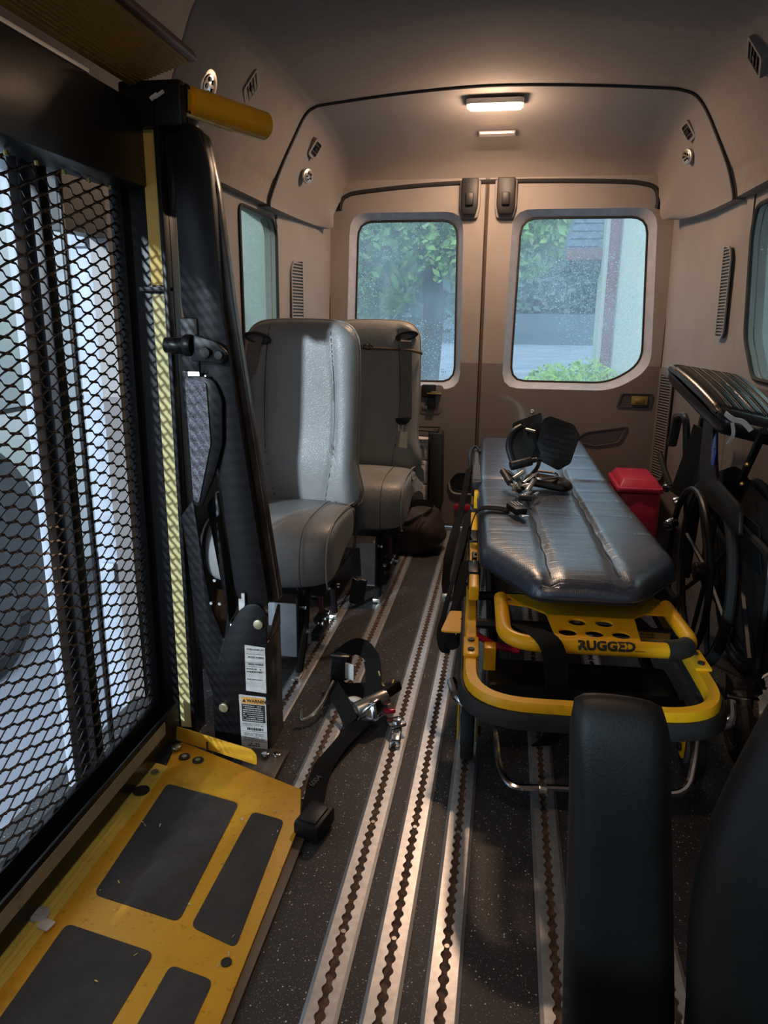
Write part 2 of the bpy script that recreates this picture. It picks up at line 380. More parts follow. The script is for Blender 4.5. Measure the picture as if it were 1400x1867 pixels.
def tube(bm, pts, r, seg=10, closed=False):
    P = [Vector(p) for p in pts]; T, N = frames(P, closed); rings = []
    for p, t, n in zip(P, T, N):
        bn = t.cross(n); rings.append([bm.verts.new(p + (n * math.cos(2 * PI * k / seg) + bn * math.sin(2 * PI * k / seg)) * r) for k in range(seg)])
    m = len(rings)
    for i in range(m if closed else m - 1):
        a = rings[i]; b = rings[(i + 1) % m]
        for k in range(seg): bm.faces.new((a[k], a[(k + 1) % seg], b[(k + 1) % seg], b[k]))
    if not closed:
        bm.faces.new(rings[0][::-1]); bm.faces.new(rings[-1])
    return bm
def ribbon(bm, pts, wdirs, width, th=0.0015):
    """flat strap along pts; wdirs: one width direction, or one per point"""
    P = [Vector(p) for p in pts]; m = len(P); rows = []
    for i, p in enumerate(P):
        a = P[max(0, i - 1)]; b = P[min(m - 1, i + 1)]; t = (b - a).normalized()
        w = Vector(wdirs[i] if isinstance(wdirs[0], (tuple, list, Vector)) else wdirs)
        w = (w - t * w.dot(t)).normalized(); n = t.cross(w)
        h = width / 2
        rows.append([bm.verts.new(p + w * h + n * th / 2), bm.verts.new(p - w * h + n * th / 2), bm.verts.new(p - w * h - n * th / 2), bm.verts.new(p + w * h - n * th / 2)])
    for i in range(m - 1):
        for k in range(4): bm.faces.new((rows[i][k], rows[i][(k + 1) % 4], rows[i + 1][(k + 1) % 4], rows[i + 1][k]))
    bm.faces.new(rows[0][::-1]); bm.faces.new(rows[-1]); return bm
def prism(bm, poly, fn, d0, d1, bevel=0.0, holes=()):
    """extruded polygon; fn(u, v, d) -> world; holes are polygons cut through"""
    t = nb()
    if not holes:
        a = [t.verts.new(fn(u, v, d0)) for u, v in poly]; b = [t.verts.new(fn(u, v, d1)) for u, v in poly]
        n = len(poly); t.faces.new(a[::-1]); t.faces.new(b)
        for i in range(n): t.faces.new((a[i], a[(i + 1) % n], b[(i + 1) % n], b[i]))
    else:
        loops = [poly] + list(holes)
        for d in (d0, d1):
            es = []
            for lp_ in loops:
                vs = [t.verts.new(fn(u, v, d)) for u, v in lp_]
                es += [t.edges.new((vs[i], vs[(i + 1) % len(vs)])) for i in range(len(vs))]
            bmesh.ops.triangle_fill(t, use_beauty=True, use_dissolve=False, edges=es)
        t.verts.ensure_lookup_table(); off = 0; tot = sum(len(l) for l in loops)
        for lp_ in loops:
            n = len(lp_)
            for i in range(n):
                j = (i + 1) % n
                t.faces.new((t.verts[off + i], t.verts[off + j], t.verts[off + j + tot], t.verts[off + i + tot]))
            off += n
    if bevel: 
        bmesh.ops.recalc_face_normals(t, faces=t.faces)
        ed = [e for e in t.edges if len(e.link_faces) == 2 and e.calc_face_angle(0) > R(40)]
        bmesh.ops.bevel(t, geom=ed, offset=bevel, segments=2, profile=0.5, affect='EDGES', clamp_overlap=True)
    merge(bm, t); return bm
def fXZ(y0, s=1): return lambda u, v, d: (u, y0 + d, v)
def fYZ(x0): return lambda u, v, d: (x0 + d, u, v)
def fXY(z0): return lambda u, v, d: (u, v, z0 + d)
def rrect(x0, y0, x1, y1, r, n=5):
    out = []
    for cx, cy, a in ((x1 - r, y1 - r, 0), (x0 + r, y1 - r, 90), (x0 + r, y0 + r, 180), (x1 - r, y0 + r, 270)):
        for k in range(n + 1):
            t = R(a + 90 * k / n); out.append((cx + r * math.cos(t), cy + r * math.sin(t)))
    return out
def rpoly(pts, r, n=5): return [(p.x, p.y) for p in fillet([(a, b, 0) for a, b in pts], r, n, True)]
def circle(cx, cy, r, n=16): return [(cx + r * math.cos(2 * PI * k / n), cy + r * math.sin(2 * PI * k / n)) for k in range(n)]
def resample(poly, n):
    P = [Vector((a, b)) for a, b in poly]; P.append(P[0]); L = [0]
    for i in range(1, len(P)): L.append(L[-1] + (P[i] - P[i - 1]).length)
    out = []; j = 0
    for k in range(n):
        s = L[-1] * k / n
        while L[j + 1] < s: j += 1
        t = (s - L[j]) / max(1e-9, L[j + 1] - L[j]); out.append(P[j].lerp(P[j + 1], t))
    return out
def pillow(bm, outline, fn, tf, tb, n=120, rings=26, p=5.0, extra=None, c=None):
    """soft cushion: outline in (u,v), front thickness tf and back thickness tb along d; fn(u,v,d)->world"""
    O = resample(outline, n); C = Vector(c) if c else sum(O, Vector((0, 0))) / n
    def side(sgn, th):
        rows = []
        for i in range(rings + 1):
            s = 1 - (i / rings) ** 1.0
            s = 1 - (1 - s) if i else 1.0
            s = math.sin(s * PI / 2) ** 0.7 if i < rings else 0.0
            row = []
            for q in O:
                uv = C + (q - C) * s
                h = th * (max(0.0, 1 - s ** p)) ** 0.5
                if extra and sgn > 0: h += extra(uv.x, uv.y, s)
                row.append(bm.verts.new(fn(uv.x, uv.y, sgn * h)))
                if i == rings: break
            rows.append(row)
        return rows
    A = side(1, tf); B = side(-1, tb)
    for a, b in zip(A[0], B[0]): bmesh.ops.pointmerge(bm, verts=[a, b], merge_co=a.co) if False else None
    for rows in (A, B):
        for i in range(rings - 1):
            for k in range(n): bm.faces.new((rows[i][k], rows[i][(k + 1) % n], rows[i + 1][(k + 1) % n], rows[i + 1][k]))
        for k in range(n): bm.faces.new((rows[rings - 1][k], rows[rings - 1][(k + 1) % n], rows[rings][0]))
    bmesh.ops.remove_doubles(bm, verts=bm.verts, dist=0.00005)
    return bm
def text_mesh(s, size, extrude=0.0004, bold=0.0, align='LEFT'):
    cu = bpy.data.curves.new('txt', 'FONT'); cu.body = s; cu.size = size; cu.extrude = extrude; cu.offset = bold; cu.align_x = align
    cu.resolution_u = 3
    o = bpy.data.objects.new('txt', cu); COL.objects.link(o)
    dg = bpy.context.evaluated_depsgraph_get(); me = bpy.data.meshes.new_from_object(o.evaluated_get(dg))
    bpy.data.objects.remove(o); bpy.data.curves.remove(cu); return me
def add_text(bm, s, size, mtx, bold=0.0, align='LEFT', extrude=0.0004):
    me = text_mesh(s, size, extrude, bold, align); me.transform(mtx); bm.from_mesh(me); bpy.data.meshes.remove(me)
def ring_loft(bm, loops):
    """loops: lists of world points of equal length, joined one after another"""
    rows = [[bm.verts.new(p) for p in lp_] for lp_ in loops]; n = len(rows[0])
    for i in range(len(rows) - 1):
        for k in range(n): bm.faces.new((rows[i][k], rows[i][(k + 1) % n], rows[i + 1][(k + 1) % n], rows[i + 1][k]))
    return rows
def polar_pts(poly, c, n, off=0.0):
    """n points on the outline at even angles about c, so two outlines pair up"""
    out = []
    for k in range(n):
        a = 2 * PI * k / n + off; d = Vector((math.cos(a), math.sin(a))); best = None
        for i in range(len(poly)):
            p = Vector(poly[i]) - Vector(c); q = Vector(poly[(i + 1) % len(poly)]) - Vector(c); e = q - p
            den = d.x * e.y - d.y * e.x
            if abs(den) < 1e-12: continue
            t = (p.x * e.y - p.y * e.x) / den; u = (p.x * d.y - p.y * d.x) / den
            if t > 0 and -1e-6 <= u <= 1 + 1e-6 and (best is None or t < best): best = t
        out.append((c[0] + d.x * best, c[1] + d.y * best))
    return out

# ============================================================ SETTING
XL, XR = -1.0, 0.82
# floor
bm = nb(); box2(bm, (-1.03, -0.9, -0.04), (0.86, 3.80, 0.0))
floor = struct('floor', bm, M['floor'])
bm = nb(); box2(bm, (-0.86, 3.742, 0.0), (0.70, 3.775, 0.012), 0.002)
struct('trim_1', bm, M['alu'])

# rear doors
def rear_door(name, x0, x1, win, hinge_side, labelwin):
    yf = 3.74; zb, zt = 0.022, 1.73
    c = (sum(p[0] for p in win) / len(win), (min(p[1] for p in win) + max(p[1] for p in win)) / 2)
    N = 96; off = PI / N
    outer = [(x0, zb), (x1, zb), (x1, zt), (x0, zt)]
    cc = (c[0], c[1])
    wn_ = rpoly(win, 0.075, 6)
    O = polar_pts(outer, cc, N, off); W = polar_pts(wn_, cc, N, off)
    W1 = [(cc[0] + (a - cc[0]) * 1.12, cc[1] + (b - cc[1]) * 1.085) for a, b in W]
    W15 = [(cc[0] + (a - cc[0]) * 1.10, cc[1] + (b - cc[1]) * 1.07) for a, b in W]
    # corners of the outline kept exactly
    for k, (cx, cz) in enumerate(outer):
        j = min(range(N), key=lambda i: (O[i][0] - cx) ** 2 + (O[i][1] - cz) ** 2); O[j] = (cx, cz)
    bm = nb()
    yb = yf + 0.06
    mid = [(W1[i][0] * 0.5 + O[i][0] * 0.5, W1[i][1] * 0.5 + O[i][1] * 0.5) for i in range(N)]
    def crown(p): return yf + 0.0
    ring_loft(bm, [[(a, yb, b) for a, b in O], [(a, yf + 0.006, b) for a, b in O], [(a * 0.995 + cc[0] * 0.005, yf, b * 0.995 + cc[1] * 0.005) for a, b in O], [(a, crown(0), b) for a, b in mid], [(a, yf, b) for a, b in W1]])
    d = struct(name, bm, M['door'])
    bm = nb(); ring_loft(bm, [[(a, yf, b) for a, b in W1], [(a, yf + 0.012, b) for a, b in W15], [(cc[0] + (a - cc[0]) * 1.03, yf + 0.045, cc[1] + (b - cc[1]) * 1.02) for a, b in W], [(a, yf + 0.06, b) for a, b in W]])
    fin('window_surround', bm, M['reveal'], d)
    bm = nb(); tube(bm, [(a, yf + 0.058, b) for a, b in W], 0.006, 6, True); fin('window_seal', bm, M['rubber'], d)
    bm = nb(); prism(bm, W, fXZ(yf + 0.060), 0, 0.004); g = fin('window_pane', bm, M['glass'], d, smooth=None)
    return d, W
winL = [(-0.787, 0.775), (-0.262, 0.775), (-0.272, 1.548), (-0.765, 1.548)]
winR = [(0.018, 0.787), (0.50, 0.787), (0.648, 0.885), (0.612, 1.555), (0.030, 1.555)]
dL, WL_ = rear_door('door_1', -0.900, -0.142, winL, -1, '')
dR, WR_ = rear_door('door_2', -0.128, 0.728, winR, 1, '')
# maker's stamp low on the left pane
bm = nb()
for k, (s, sz, dz) in enumerate((('A A', 0.010, 0.034), ('M5 E', 0.012, 0.020), ('4', 0.008, 0.008))):
    add_text(bm, s, sz, Matrix.Translation((-0.335 + 0.004 * k, 3.797, 0.80 + dz)) @ Matrix.Rotation(R(90), 4, 'X'))
fin('glass_stamp', bm, M['ink'], dL, smooth=None)
# centre rod between the doors
bm = nb(); cyl(bm, (-0.135, 3.735, 0.03), (-0.131, 3.735, 1.70), 0.006, 8); box2(bm, (-0.150, 3.742, 0.02), (-0.122, 3.76, 1.72)); struct('trim_2', bm, M['brownpaint'])
bm = nb(); box2(bm, (-0.1425, 3.738, 0.02), (-0.1395, 3.745, 1.72)); struct('trim_3', bm, M['black'])
bm = nb(); box2(bm, (-0.9045, 3.733, 0.02), (-0.8985, 3.742, 1.56)); struct('trim_11', bm, M['rubber'])
bm = nb(); box2(bm, (0.7265, 3.733, 0.02), (0.7325, 3.742, 1.56)); struct('trim_12', bm, M['rubber'])
# pocket on the right door, a flat inset whose dark colour paints recess shade
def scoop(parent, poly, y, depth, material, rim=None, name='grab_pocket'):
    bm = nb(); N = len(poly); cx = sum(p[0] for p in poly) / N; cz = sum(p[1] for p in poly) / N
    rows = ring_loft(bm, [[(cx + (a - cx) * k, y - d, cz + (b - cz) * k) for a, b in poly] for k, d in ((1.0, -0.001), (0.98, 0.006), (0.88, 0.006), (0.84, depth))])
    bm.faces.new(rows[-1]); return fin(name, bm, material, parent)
scoop(dR, rpoly([(0.33, 0.50), (0.45, 0.475), (0.575, 0.50), (0.61, 0.585), (0.40, 0.55)], 0.02, 4), 3.74, 0.0015, M['archdark'], name='shade_toned_pocket')
p = scoop(dL, rpoly([(-0.268, 0.27), (-0.23, 0.315), (-0.152, 0.315), (-0.152, 0.21), (-0.245, 0.215)], 0.015, 4), 3.74, 0.0015, M['black'])  # black colour stands for the shade in the hollow
bm = nb(); tube(bm, smooth_path([(-0.272, 3.733, 0.262), (-0.248, 3.731, 0.208), (-0.152, 3.731, 0.203)], 6), 0.006, 8); fin('pocket_lip', bm, M['header'], p, 'beige rim of the pocket')
bm = nb(); box2(bm, (-0.235, 3.728, 0.115), (-0.155, 3.742, 0.145), 0.003); fin('red_reflector', bm, M['redrefl'], dL, 'red reflector strip')
# latch catches over the centre post
for dd, x0, x1 in ((dL, -0.262, -0.165), (dR, -0.098, 0.004)):
    bm = nb(); prism(bm, rpoly([(x0 + 0.012, 1.548), (x1 - 0.012, 1.548), (x1, 1.60), (x1, 1.715), (x0, 1.715), (x0, 1.60)], 0.01, 3), fXZ(3.74), -0.022, 0.0, 0.003)
    s = fin('latch_cover', bm, M['header'], dd)
    bm = nb(); xc = (x0 + x1) / 2; prism(bm, rpoly([(x0 + 0.02, 1.562), (x1 - 0.02, 1.562), (x1 - 0.01, 1.60), (x1 - 0.01, 1.72), (x0 + 0.01, 1.72), (x0 + 0.01, 1.60)], 0.006, 3), fXZ(3.715), -0.028, 0.0, 0.004)
    box2(bm, (xc - 0.018, 3.672, 1.60), (xc + 0.018, 3.69, 1.655), 0.004); fin('latch_body', bm, M['black'], s)
# inner release handle on left door
t = nb(); prism(t, rpoly([(-0.432, 0.615), (-0.325, 0.615), (-0.312, 0.655), (-0.312, 0.762), (-0.432, 0.762)], 0.02, 5), fXZ(3.74), -0.004, 0.0, 0.001)
esc = fin('release_plate', t, M['trim'], dL)
bm = nb(); box2(bm, (-0.42, 3.722, 0.70), (-0.35, 3.737, 0.765), 0.006); box2(bm, (-0.392, 3.715, 0.640), (-0.352, 3.737, 0.700), 0.006); fin('release_lever', bm, M['black'], esc)
bm = nb(); box2(bm, (-0.392, 3.700, 0.718), (-0.322, 3.735, 0.724), 0.001); box2(bm, (-0.372, 3.700, 0.722), (-0.345, 3.732, 0.732), 0.001); fin('brass_catch', bm, M['brass'], esc, 'brass coloured catch')
bm = nb(); box2(bm, (-0.415, 3.73, 0.640), (-0.365, 3.738, 0.655), 0.001); fin('steel_clip', bm, M['steel'], esc, 'bare steel clip')
# switch plate on right door
p = scoop(dR, rpoly([(0.535, 0.675), (0.70, 0.675), (0.708, 0.745), (0.555, 0.745)], 0.01, 4), 3.74, 0.0015, M['archdark'], name='switch_recess')
bm = nb(); box2(bm, (0.605, 3.726, 0.690), (0.68, 3.737, 0.732), 0.003); fin('switch', bm, M['olive'], p, 'square olive yellow switch')
bm = nb(); box2(bm, (0.620, 3.722, 0.700), (0.662, 3.728, 0.722), 0.002); fin('switch_button', bm, M['brass'], p)

# ---- header over the doors: rounded moulding lofted from the roof edge back to the door opening
P1 = [(-0.955, 1.508), (-0.952, 1.545), (-0.918, 1.66), (-0.872, 1.78), (-0.838, 1.856), (-0.80, 1.884), (-0.74, 1.895), (-0.45, 1.922), (-0.13, 1.937), (0.2, 1.928), (0.50, 1.908), (0.58, 1.897), (0.63, 1.875), (0.665, 1.825), (0.705, 1.73), (0.742, 1.63), (0.762, 1.545), (0.766, 1.508)]
P2 = [(-0.872, 1.496), (-0.862, 1.498), (-0.850, 1.51), (-0.848, 1.56), (-0.838, 1.635), (-0.81, 1.662), (-0.74, 1.678), (-0.45, 1.703), (-0.13, 1.714), (0.2, 1.712), (0.47, 1.704), (0.56, 1.695), (0.62, 1.675), (0.640, 1.62), (0.632, 1.56), (0.636, 1.535), (0.650, 1.522), (0.672, 1.520)]
def curve2(Pn, n=4):
    return [(p.x, p.y) for p in smooth_path([(a, b, 0) for a, b in Pn], n)]
C1 = curve2(P1); C2 = curve2(P2)
def rim_y(z): return 3.10 - max(0.0, (1.86 - z)) * 0.36
bm = nb(); rows = []
ST = 18
for i in range(ST + 1):
    t = i / ST; g = 1 - math.sqrt(max(0, 1 - t ** 2.4)); g = g * 0.8 + 0.2 * t
    row = []
    for (a, b), (c_, d_) in zip(C1, C2):
        y0 = rim_y(b); ye = 3.765 - 0.145 * min(1.0, max(0.0, (1.66 - d_) / 0.10)); y = y0 + (ye - y0) * (t ** 0.8)
        row.append(bm.verts.new((a + (c_ - a) * g, y, b + (d_ - b) * g)))
    rows.append(row)
for i in range(ST):
    for k in range(len(C1) - 1): bm.faces.new((rows[i][k], rows[i][k + 1], rows[i + 1][k + 1], rows[i + 1][k]))
# undersides of the two lobes, out to the side walls
for idx, xo in ((0, XL - 0.03), (-1, XR + 0.03)):
    prev = None
    for i in range(ST + 1):
        v0 = rows[i][idx]; v1 = bm.verts.new((xo, v0.co.y, v0.co.z - 0.004))
        if prev: bm.faces.new((prev[0], v0, v1, prev[1]))
        prev = (v0, v1)
struct('trim_4', bm, M['header'], smooth=60)
bm = nb(); tube(bm, [(a, rim_y(b) - 0.002, b) for a, b in C1], 0.006, 8); struct('trim_5', bm, M['rubber'])
bm = nb(); tube(bm, [(a, 3.738, b - 0.004) for a, b in C2[14:-14]], 0.010, 8); struct('trim_10', bm, M['rubber'])

# ---- roof liner with the upper side walls, in front of the header
def section(y, grow=0.008):
    return [((a + 0.09) * (1 + grow) - 0.09, min(y, rim_y(b)), b + grow * 0.6) for a, b in C1]
bm = nb(); rows = []
ys = [3.10, 3.0, 2.6, 2.063, 2.055, 2.047, 1.5, 1.0, 0.4, -0.2, -0.9]
for y in ys:
    g = 0.004 if y > 3.05 else (0.012 if abs(y - 2.055) > 0.004 else 0.020)
    rows.append([bm.verts.new(p) for p in section(y, g)])
for i in range(len(ys) - 1):
    for k in range(len(C1) - 1): bm.faces.new((rows[i][k], rows[i][k + 1], rows[i + 1][k + 1], rows[i + 1][k]))
for idx, xo in ((0, XL - 0.03), (-1, XR + 0.03)):
    prev = None
    for i in range(len(ys)):
        v0 = rows[i][idx]; v1 = bm.verts.new((xo, v0.co.y, v0.co.z - 0.004))
        if prev: bm.faces.new((prev[0], v0, v1, prev[1]))
        prev = (v0, v1)
struct('ceiling', bm, M['liner'], smooth=50)
bm = nb(); box2(bm, (-1.2, -1.0, 2.02), (1.0, 4.0, 2.06)); struct('trim_6', bm, M['vanwhite'])

# ---- side walls with window openings
def side_wall(name, x, sgn, yA, yB, holes, doorhole=None, z0=-0.02, z1=1.56):
    """sgn: outward direction"""
    bm = nb(); outer = [(yA, z0), (yB, z0), (yB, z1), (yA, z1)]
    hs = [rpoly(h, 0.04, 5) for h in holes]
    if doorhole: outer = [(yA, z0), (yA, z1), (yB, z1), (yB, z0)] ; hs.append(doorhole)
    prism(bm, outer, fYZ(x), 0, sgn * 0.05, holes=hs)
    o = struct(name, bm, M['trim'])
    return o, hs
wl_hole = [(2.74, 0.83), (3.17, 0.83), (3.185, 1.44), (3.13, 1.485), (2.74, 1.485)]
wl, hs = side_wall('wall_left', XL, -1, 1.80, 3.20, [wl_hole])
for h in hs[:1]:
    bm = nb(); tube(bm, [(XL + 0.004, a, b) for a, b in h], 0.007, 6, True); fin('window_seal', bm, M['rubber'], wl)
    bm = nb(); prism(bm, h, fYZ(XL - 0.02), 0, -0.004); fin('window_pane', bm, M['glass_side'], wl, smooth=None)
wr_holes = [[(2.10, 0.90), (2.66, 0.90), (2.80, 1.03), (2.88, 1.38), (2.86, 1.47), (2.10, 1.47)]]
wr_, hs = side_wall('wall_right', XR, 1, -0.9, 2.92, wr_holes)
bm = nb(); tube(bm, [(XR - 0.004, a, b) for a, b in hs[0]], 0.008, 6, True); fin('window_seal', bm, M['rubber'], wr_)
bm = nb(); prism(bm, hs[0], fYZ(XR + 0.02), 0, 0.004); fin('window_pane', bm, M['glass_side'], wr_, smooth=None)
# left wall ahead of the side doorway, header beam over it
bm = nb(); box2(bm, (XL - 0.05, -0.9, -0.02), (XL, 0.15, 1.56)); struct('wall_left_front', bm, M['trim'])
bm = nb(); box2(bm, (XL - 0.05, 0.15, 1.45), (XL, 1.80, 1.60)); box2(bm, (XL - 0.05, 1.62, 1.27), (XL, 1.80, 1.45)); struct('trim_7', bm, M['black'])  # lower corner block added to keep a sun patch off the rear door
# door jamb of painted metal
bm = nb(); box2(bm, (XL - 0.115, 1.81, -0.05), (XL - 0.052, 1.86, 1.55), 0.006)
for z in (0.35, 1.25): box2(bm, (XL - 0.10, 1.795, z), (XL - 0.06, 1.812, z + 0.06), 0.003)
struct('trim_8', bm, M['jamb'])
# outer skins so daylight only comes in by the openings
bm = nb()
box2(bm, (-1.2, 3.19, -0.1), (XL - 0.052, 3.88, 2.03)); box2(bm, (-1.2, 1.80, 1.56), (XL - 0.052, 3.2, 2.03)); box2(bm, (-1.2, -1.0, 1.50), (XL - 0.052, 1.80, 2.03))
box2(bm, (XR + 0.052, 2.92, -0.1), (1.0, 3.88, 2.03)); box2(bm, (XR + 0.052, -1.0, 1.55), (1.0, 2.92, 2.03)); box2(bm, (-1.2, 3.82, 1.64), (1.0, 3.86, 2.03))
box2(bm, (-1.2, 3.805, 1.60), (-0.80, 3.86, 2.0)); struct('trim_9', bm, M['vanwhite'])
bm = nb(); prism(bm, [(-1.2, -0.1), (1.0, -0.1), (1.0, 2.04), (-1.2, 2.04)], lambda u, v, d: (u, -0.96 + d, v), -0.04, 0.04, holes=[rpoly([(-0.85, 0.98), (0.68, 0.98), (0.60, 1.58), (-0.77, 1.58)], 0.08, 5)]); wf = struct('wall_front', bm, M['seatdark'])
bm = nb(); prism(bm, rpoly([(-0.85, 0.98), (0.68, 0.98), (0.60, 1.58), (-0.77, 1.58)], 0.08, 5), fXZ(-0.96), 0, 0.004); fin('windscreen', bm, M['glass'], wf, smooth=None)

# ---- rear quarter pillars
def quarter(name, pts, z0=0.0, z1=1.62):
    """pts: plan polyline (x, y) with a soft belt-line bulge"""
    Pl = [(p.x, p.y) for p in smooth_path([(a, b, 0) for a, b in pts], 5)]
    zs = [z0, 0.3, 0.6, 0.80, 0.862, 0.872, 0.90, 1.0, 1.2, 1.4, z1]
    cx = -0.09; bm = nb(); rows = []
    for z in zs:
        k = 0.006 if z <= 0.862 else 0.0
        k2 = 0.02 * max(0.0, (z - 1.0)) 
        rows.append([bm.verts.new((a + (-(k + k2) if a > cx else (k + k2)), b, z)) for a, b in Pl])
    for i in range(len(zs) - 1):
        for j in range(len(Pl) - 1): bm.faces.new((rows[i][j], rows[i][j + 1], rows[i + 1][j + 1], rows[i + 1][j]))
    return struct(name, bm, M['trim'], smooth=50)
qL = quarter('wall_left_rear', [(XL, 3.185), (-0.992, 3.25), (-0.975, 3.36), (-0.955, 3.50), (-0.925, 3.62), (-0.905, 3.70), (-0.902, 3.76)])
qR = quarter('wall_right_rear', [(0.728, 3.76), (0.730, 3.72), (0.742, 3.66), (0.775, 3.56), (0.805, 3.35), (0.812, 3.10), (0.815, 2.98), (0.825, 2.90)])
# louvred vents let into the pillars, each slat a piece
def louvre(parent, o, a, up_, wdt, hgt, n, nrm, label, taper=0.0):
    """o: bottom centre; a: width direction; nrm: towards the room"""
    o = Vector(o); a = Vector(a).normalized(); up_ = Vector(up_).normalized(); nn = Vector(nrm).normalized()
    def fn(u, v, d): return o + a * u + up_ * v + nn * d
    bm = nb(); hw = wdt / 2
    out = rpoly([(-hw, 0.012), (-hw + 0.02, -0.012), (hw, -0.012), (hw, hgt + 0.012), (-hw + 0.025, hgt + 0.0), (-hw, hgt - 0.04)], 0.012, 4)
    inn = rpoly([(-hw + 0.007, 0.016), (-hw + 0.024, -0.004), (hw - 0.007, -0.004), (hw - 0.007, hgt + 0.004), (-hw + 0.03, hgt - 0.006), (-hw + 0.007, hgt - 0.045)], 0.008, 4)
    prism(bm, out, fn, 0.0, 0.006, holes=[inn])
    v = fin('louvred_vent', bm, M['trim'], parent, label)
    bm = nb(); prism(bm, inn, fn, 0.0005, 0.0012); fin('vent_backing', bm, M['black'], v)
    pit = hgt / n; bm0 = nb()
    pts = [(-0.5 * pit * 0.55, 0.001), (0.5 * pit * 0.55, 0.001), (0.5 * pit * 0.35, 0.005), (-0.5 * pit * 0.35, 0.005)]
    sl = None
    for i in range(n):
        vc = pit * (i + 0.5); l = -hw + 0.006
        if i > n - 3: l = -hw + 0.006 + 0.012 * (i - (n - 3))
        if i < 1: l += 0.010
        t = nb(); A = [t.verts.new(fn(l, vc + q[0], q[1])) for q in pts]; B = [t.verts.new(fn(hw - 0.006, vc + q[0], q[1])) for q in pts]
        t.faces.new(A[::-1]); t.faces.new(B)
        for k in range(4): t.faces.new((A[k], A[(k + 1) % 4], B[(k + 1) % 4], B[k]))
        fin('slat', t, M['trim'], v, smooth=None)
    return v
louvre(qL, (-0.966, 3.375, 0.80), (0.13, 0.99, 0), (0, 0, 1), 0.135, 0.53, 38, (0.99, -0.12, 0), 'tall louvred vent')
louvre(qR, (0.8, 3.06, 1.035), (-0.03, 1, 0), (-0.02, 0, 1), 0.10, 0.32, 27, (-1, -0.03, 0), 'tall louvred vent')
louvre(qR, (0.7385, 3.625, 0.36), (-0.28, 0.96, 0), (0, 0, 1), 0.115, 0.48, 38, (-0.96, -0.28, 0), 'tall louvred vent')

# ---- L-track floor rails
def floor_rail(x, y0, y1, label, grp='aluminium seat rails let into the floor'):
    rt = root('floor_rail', label, 'floor rail', (x, y0, 0), 0, grp)
    P = 0.0254; nS = 8; L = y1 - y0; n = int(L / P)
    bm = nb(); z = 0.0035; rows = []
    for i in range(n * nS + 1):
        ph = (i % nS) / nS; y = i * P / nS
        c = abs(ph - 0.5) * P          # distance from hole centre
        r = 0.0098
        hw = math.sqrt(max(0.0, r * r - c * c)) if c < r else 0.0
        hw = max(hw, 0.0050)
        rows.append([bm.verts.new((-0.0235, y, z)), bm.verts.new((-hw, y, z)), bm.verts.new((hw, y, z)), bm.verts.new((0.0235, y, z)),
                     bm.verts.new((-hw, y, z - 0.0035)), bm.verts.new((hw, y, z - 0.0035))])
    for a, b in zip(rows, rows[1:]):
        bm.faces.new((a[0], a[1], b[1], b[0])); bm.faces.new((a[2], a[3], b[3], b[2]))
        bm.faces.new((a[1], a[4], b[4], b[1])); bm.faces.new((a[5], a[2], b[2], b[5]))
    fin('top_plate', bm, M['alu'], rt, local=True, smooth=30)
    bm = nb()
    for s in (-1, 1):
        prism(bm, [(s * 0.0235, 0.0), (s * 0.0305, 0.0), (s * 0.0300, 0.0018), (s * 0.0235, 0.0034)], lambda u, v, d: (u, d, v), 0, L)
    fin('flange', bm, M['alu2'], rt, 'darker sloping edge flange', local=True, smooth=None)
    bm = nb(); box2(bm, (-0.0130, 0, -0.0005), (0.0130, L, 0.0004)); fin('channel', bm, M['rust'], rt, 'rusty channel floor', local=True, smooth=None)
    bm = nb()
    k = 0.11
    while k < L - 0.05:
        bm = nb(); cyl(bm, (0, k, 0.0002), (0, k, 0.0016), 0.0048, 8); k += 0.3048; fin('screw_head', bm, M['steel'], rt, local=True)
    return rt
RAILS = [(-0.588, 1.74, 3.60, 'leftmost seat rail, under the grey passenger seats'),
         (-0.425, 1.42, 3.68, 'seat rail running under the loose ratchet strap'),
         (-0.242, 0.35, 3.735, 'left one of the three parallel rails in the aisle, holding the strap end'),
         (-0.1485, 0.35, 3.735, 'middle one of the three parallel rails in the aisle'),
         (-0.053, 0.35, 3.735, 'right one of the three parallel rails, running under the left cot wheel'),
         (0.135, 0.35, 3.735, 'rail running under the middle of the yellow stretcher'),
         (0.322, 0.35, 3.735, 'rail at the far right, mostly hidden behind the black armrest')]
for x, a, b, l in RAILS: floor_rail(x, a, b, l)

# ---- lamps and fittings of the roof
lm = root('dome_lamp', 'lit warm rectangular ceiling lamp above the rear doors', 'lamp', (-0.10, 3.24, 1.90))
bm = nb(); prism(bm, rrect(-0.213, 3.190, 0.013, 3.290, 0.02), fXY(1.902), 0, 0.020, 0.003); fin('lamp_bezel', bm, M['white'], lm)
bm = nb(); prism(bm, rrect(-0.204, 3.197, 0.004, 3.284, 0.02), fXY(1.896), 0, 0.010, 0.003); fin('lamp_lens', bm, M['lamp'], lm, 'glowing lens')
lm2 = root('courtesy_lamp', 'thin slot lamp glowing just under the ceiling lamp', 'lamp', (-0.095, 3.50, 1.845))
bm = nb(); box(bm, (-0.095, 3.505, 1.862), (0.156, 0.03, 0.010), Rx(-25), 0.003); fin('lamp_housing', bm, M['header'], lm2)
bm = nb(); box(bm, (-0.095, 3.488, 1.862), (0.142, 0.004, 0.006), Rx(-25), 0.001); fin('light_slot', bm, M['glow'], lm2, 'glowing slot')

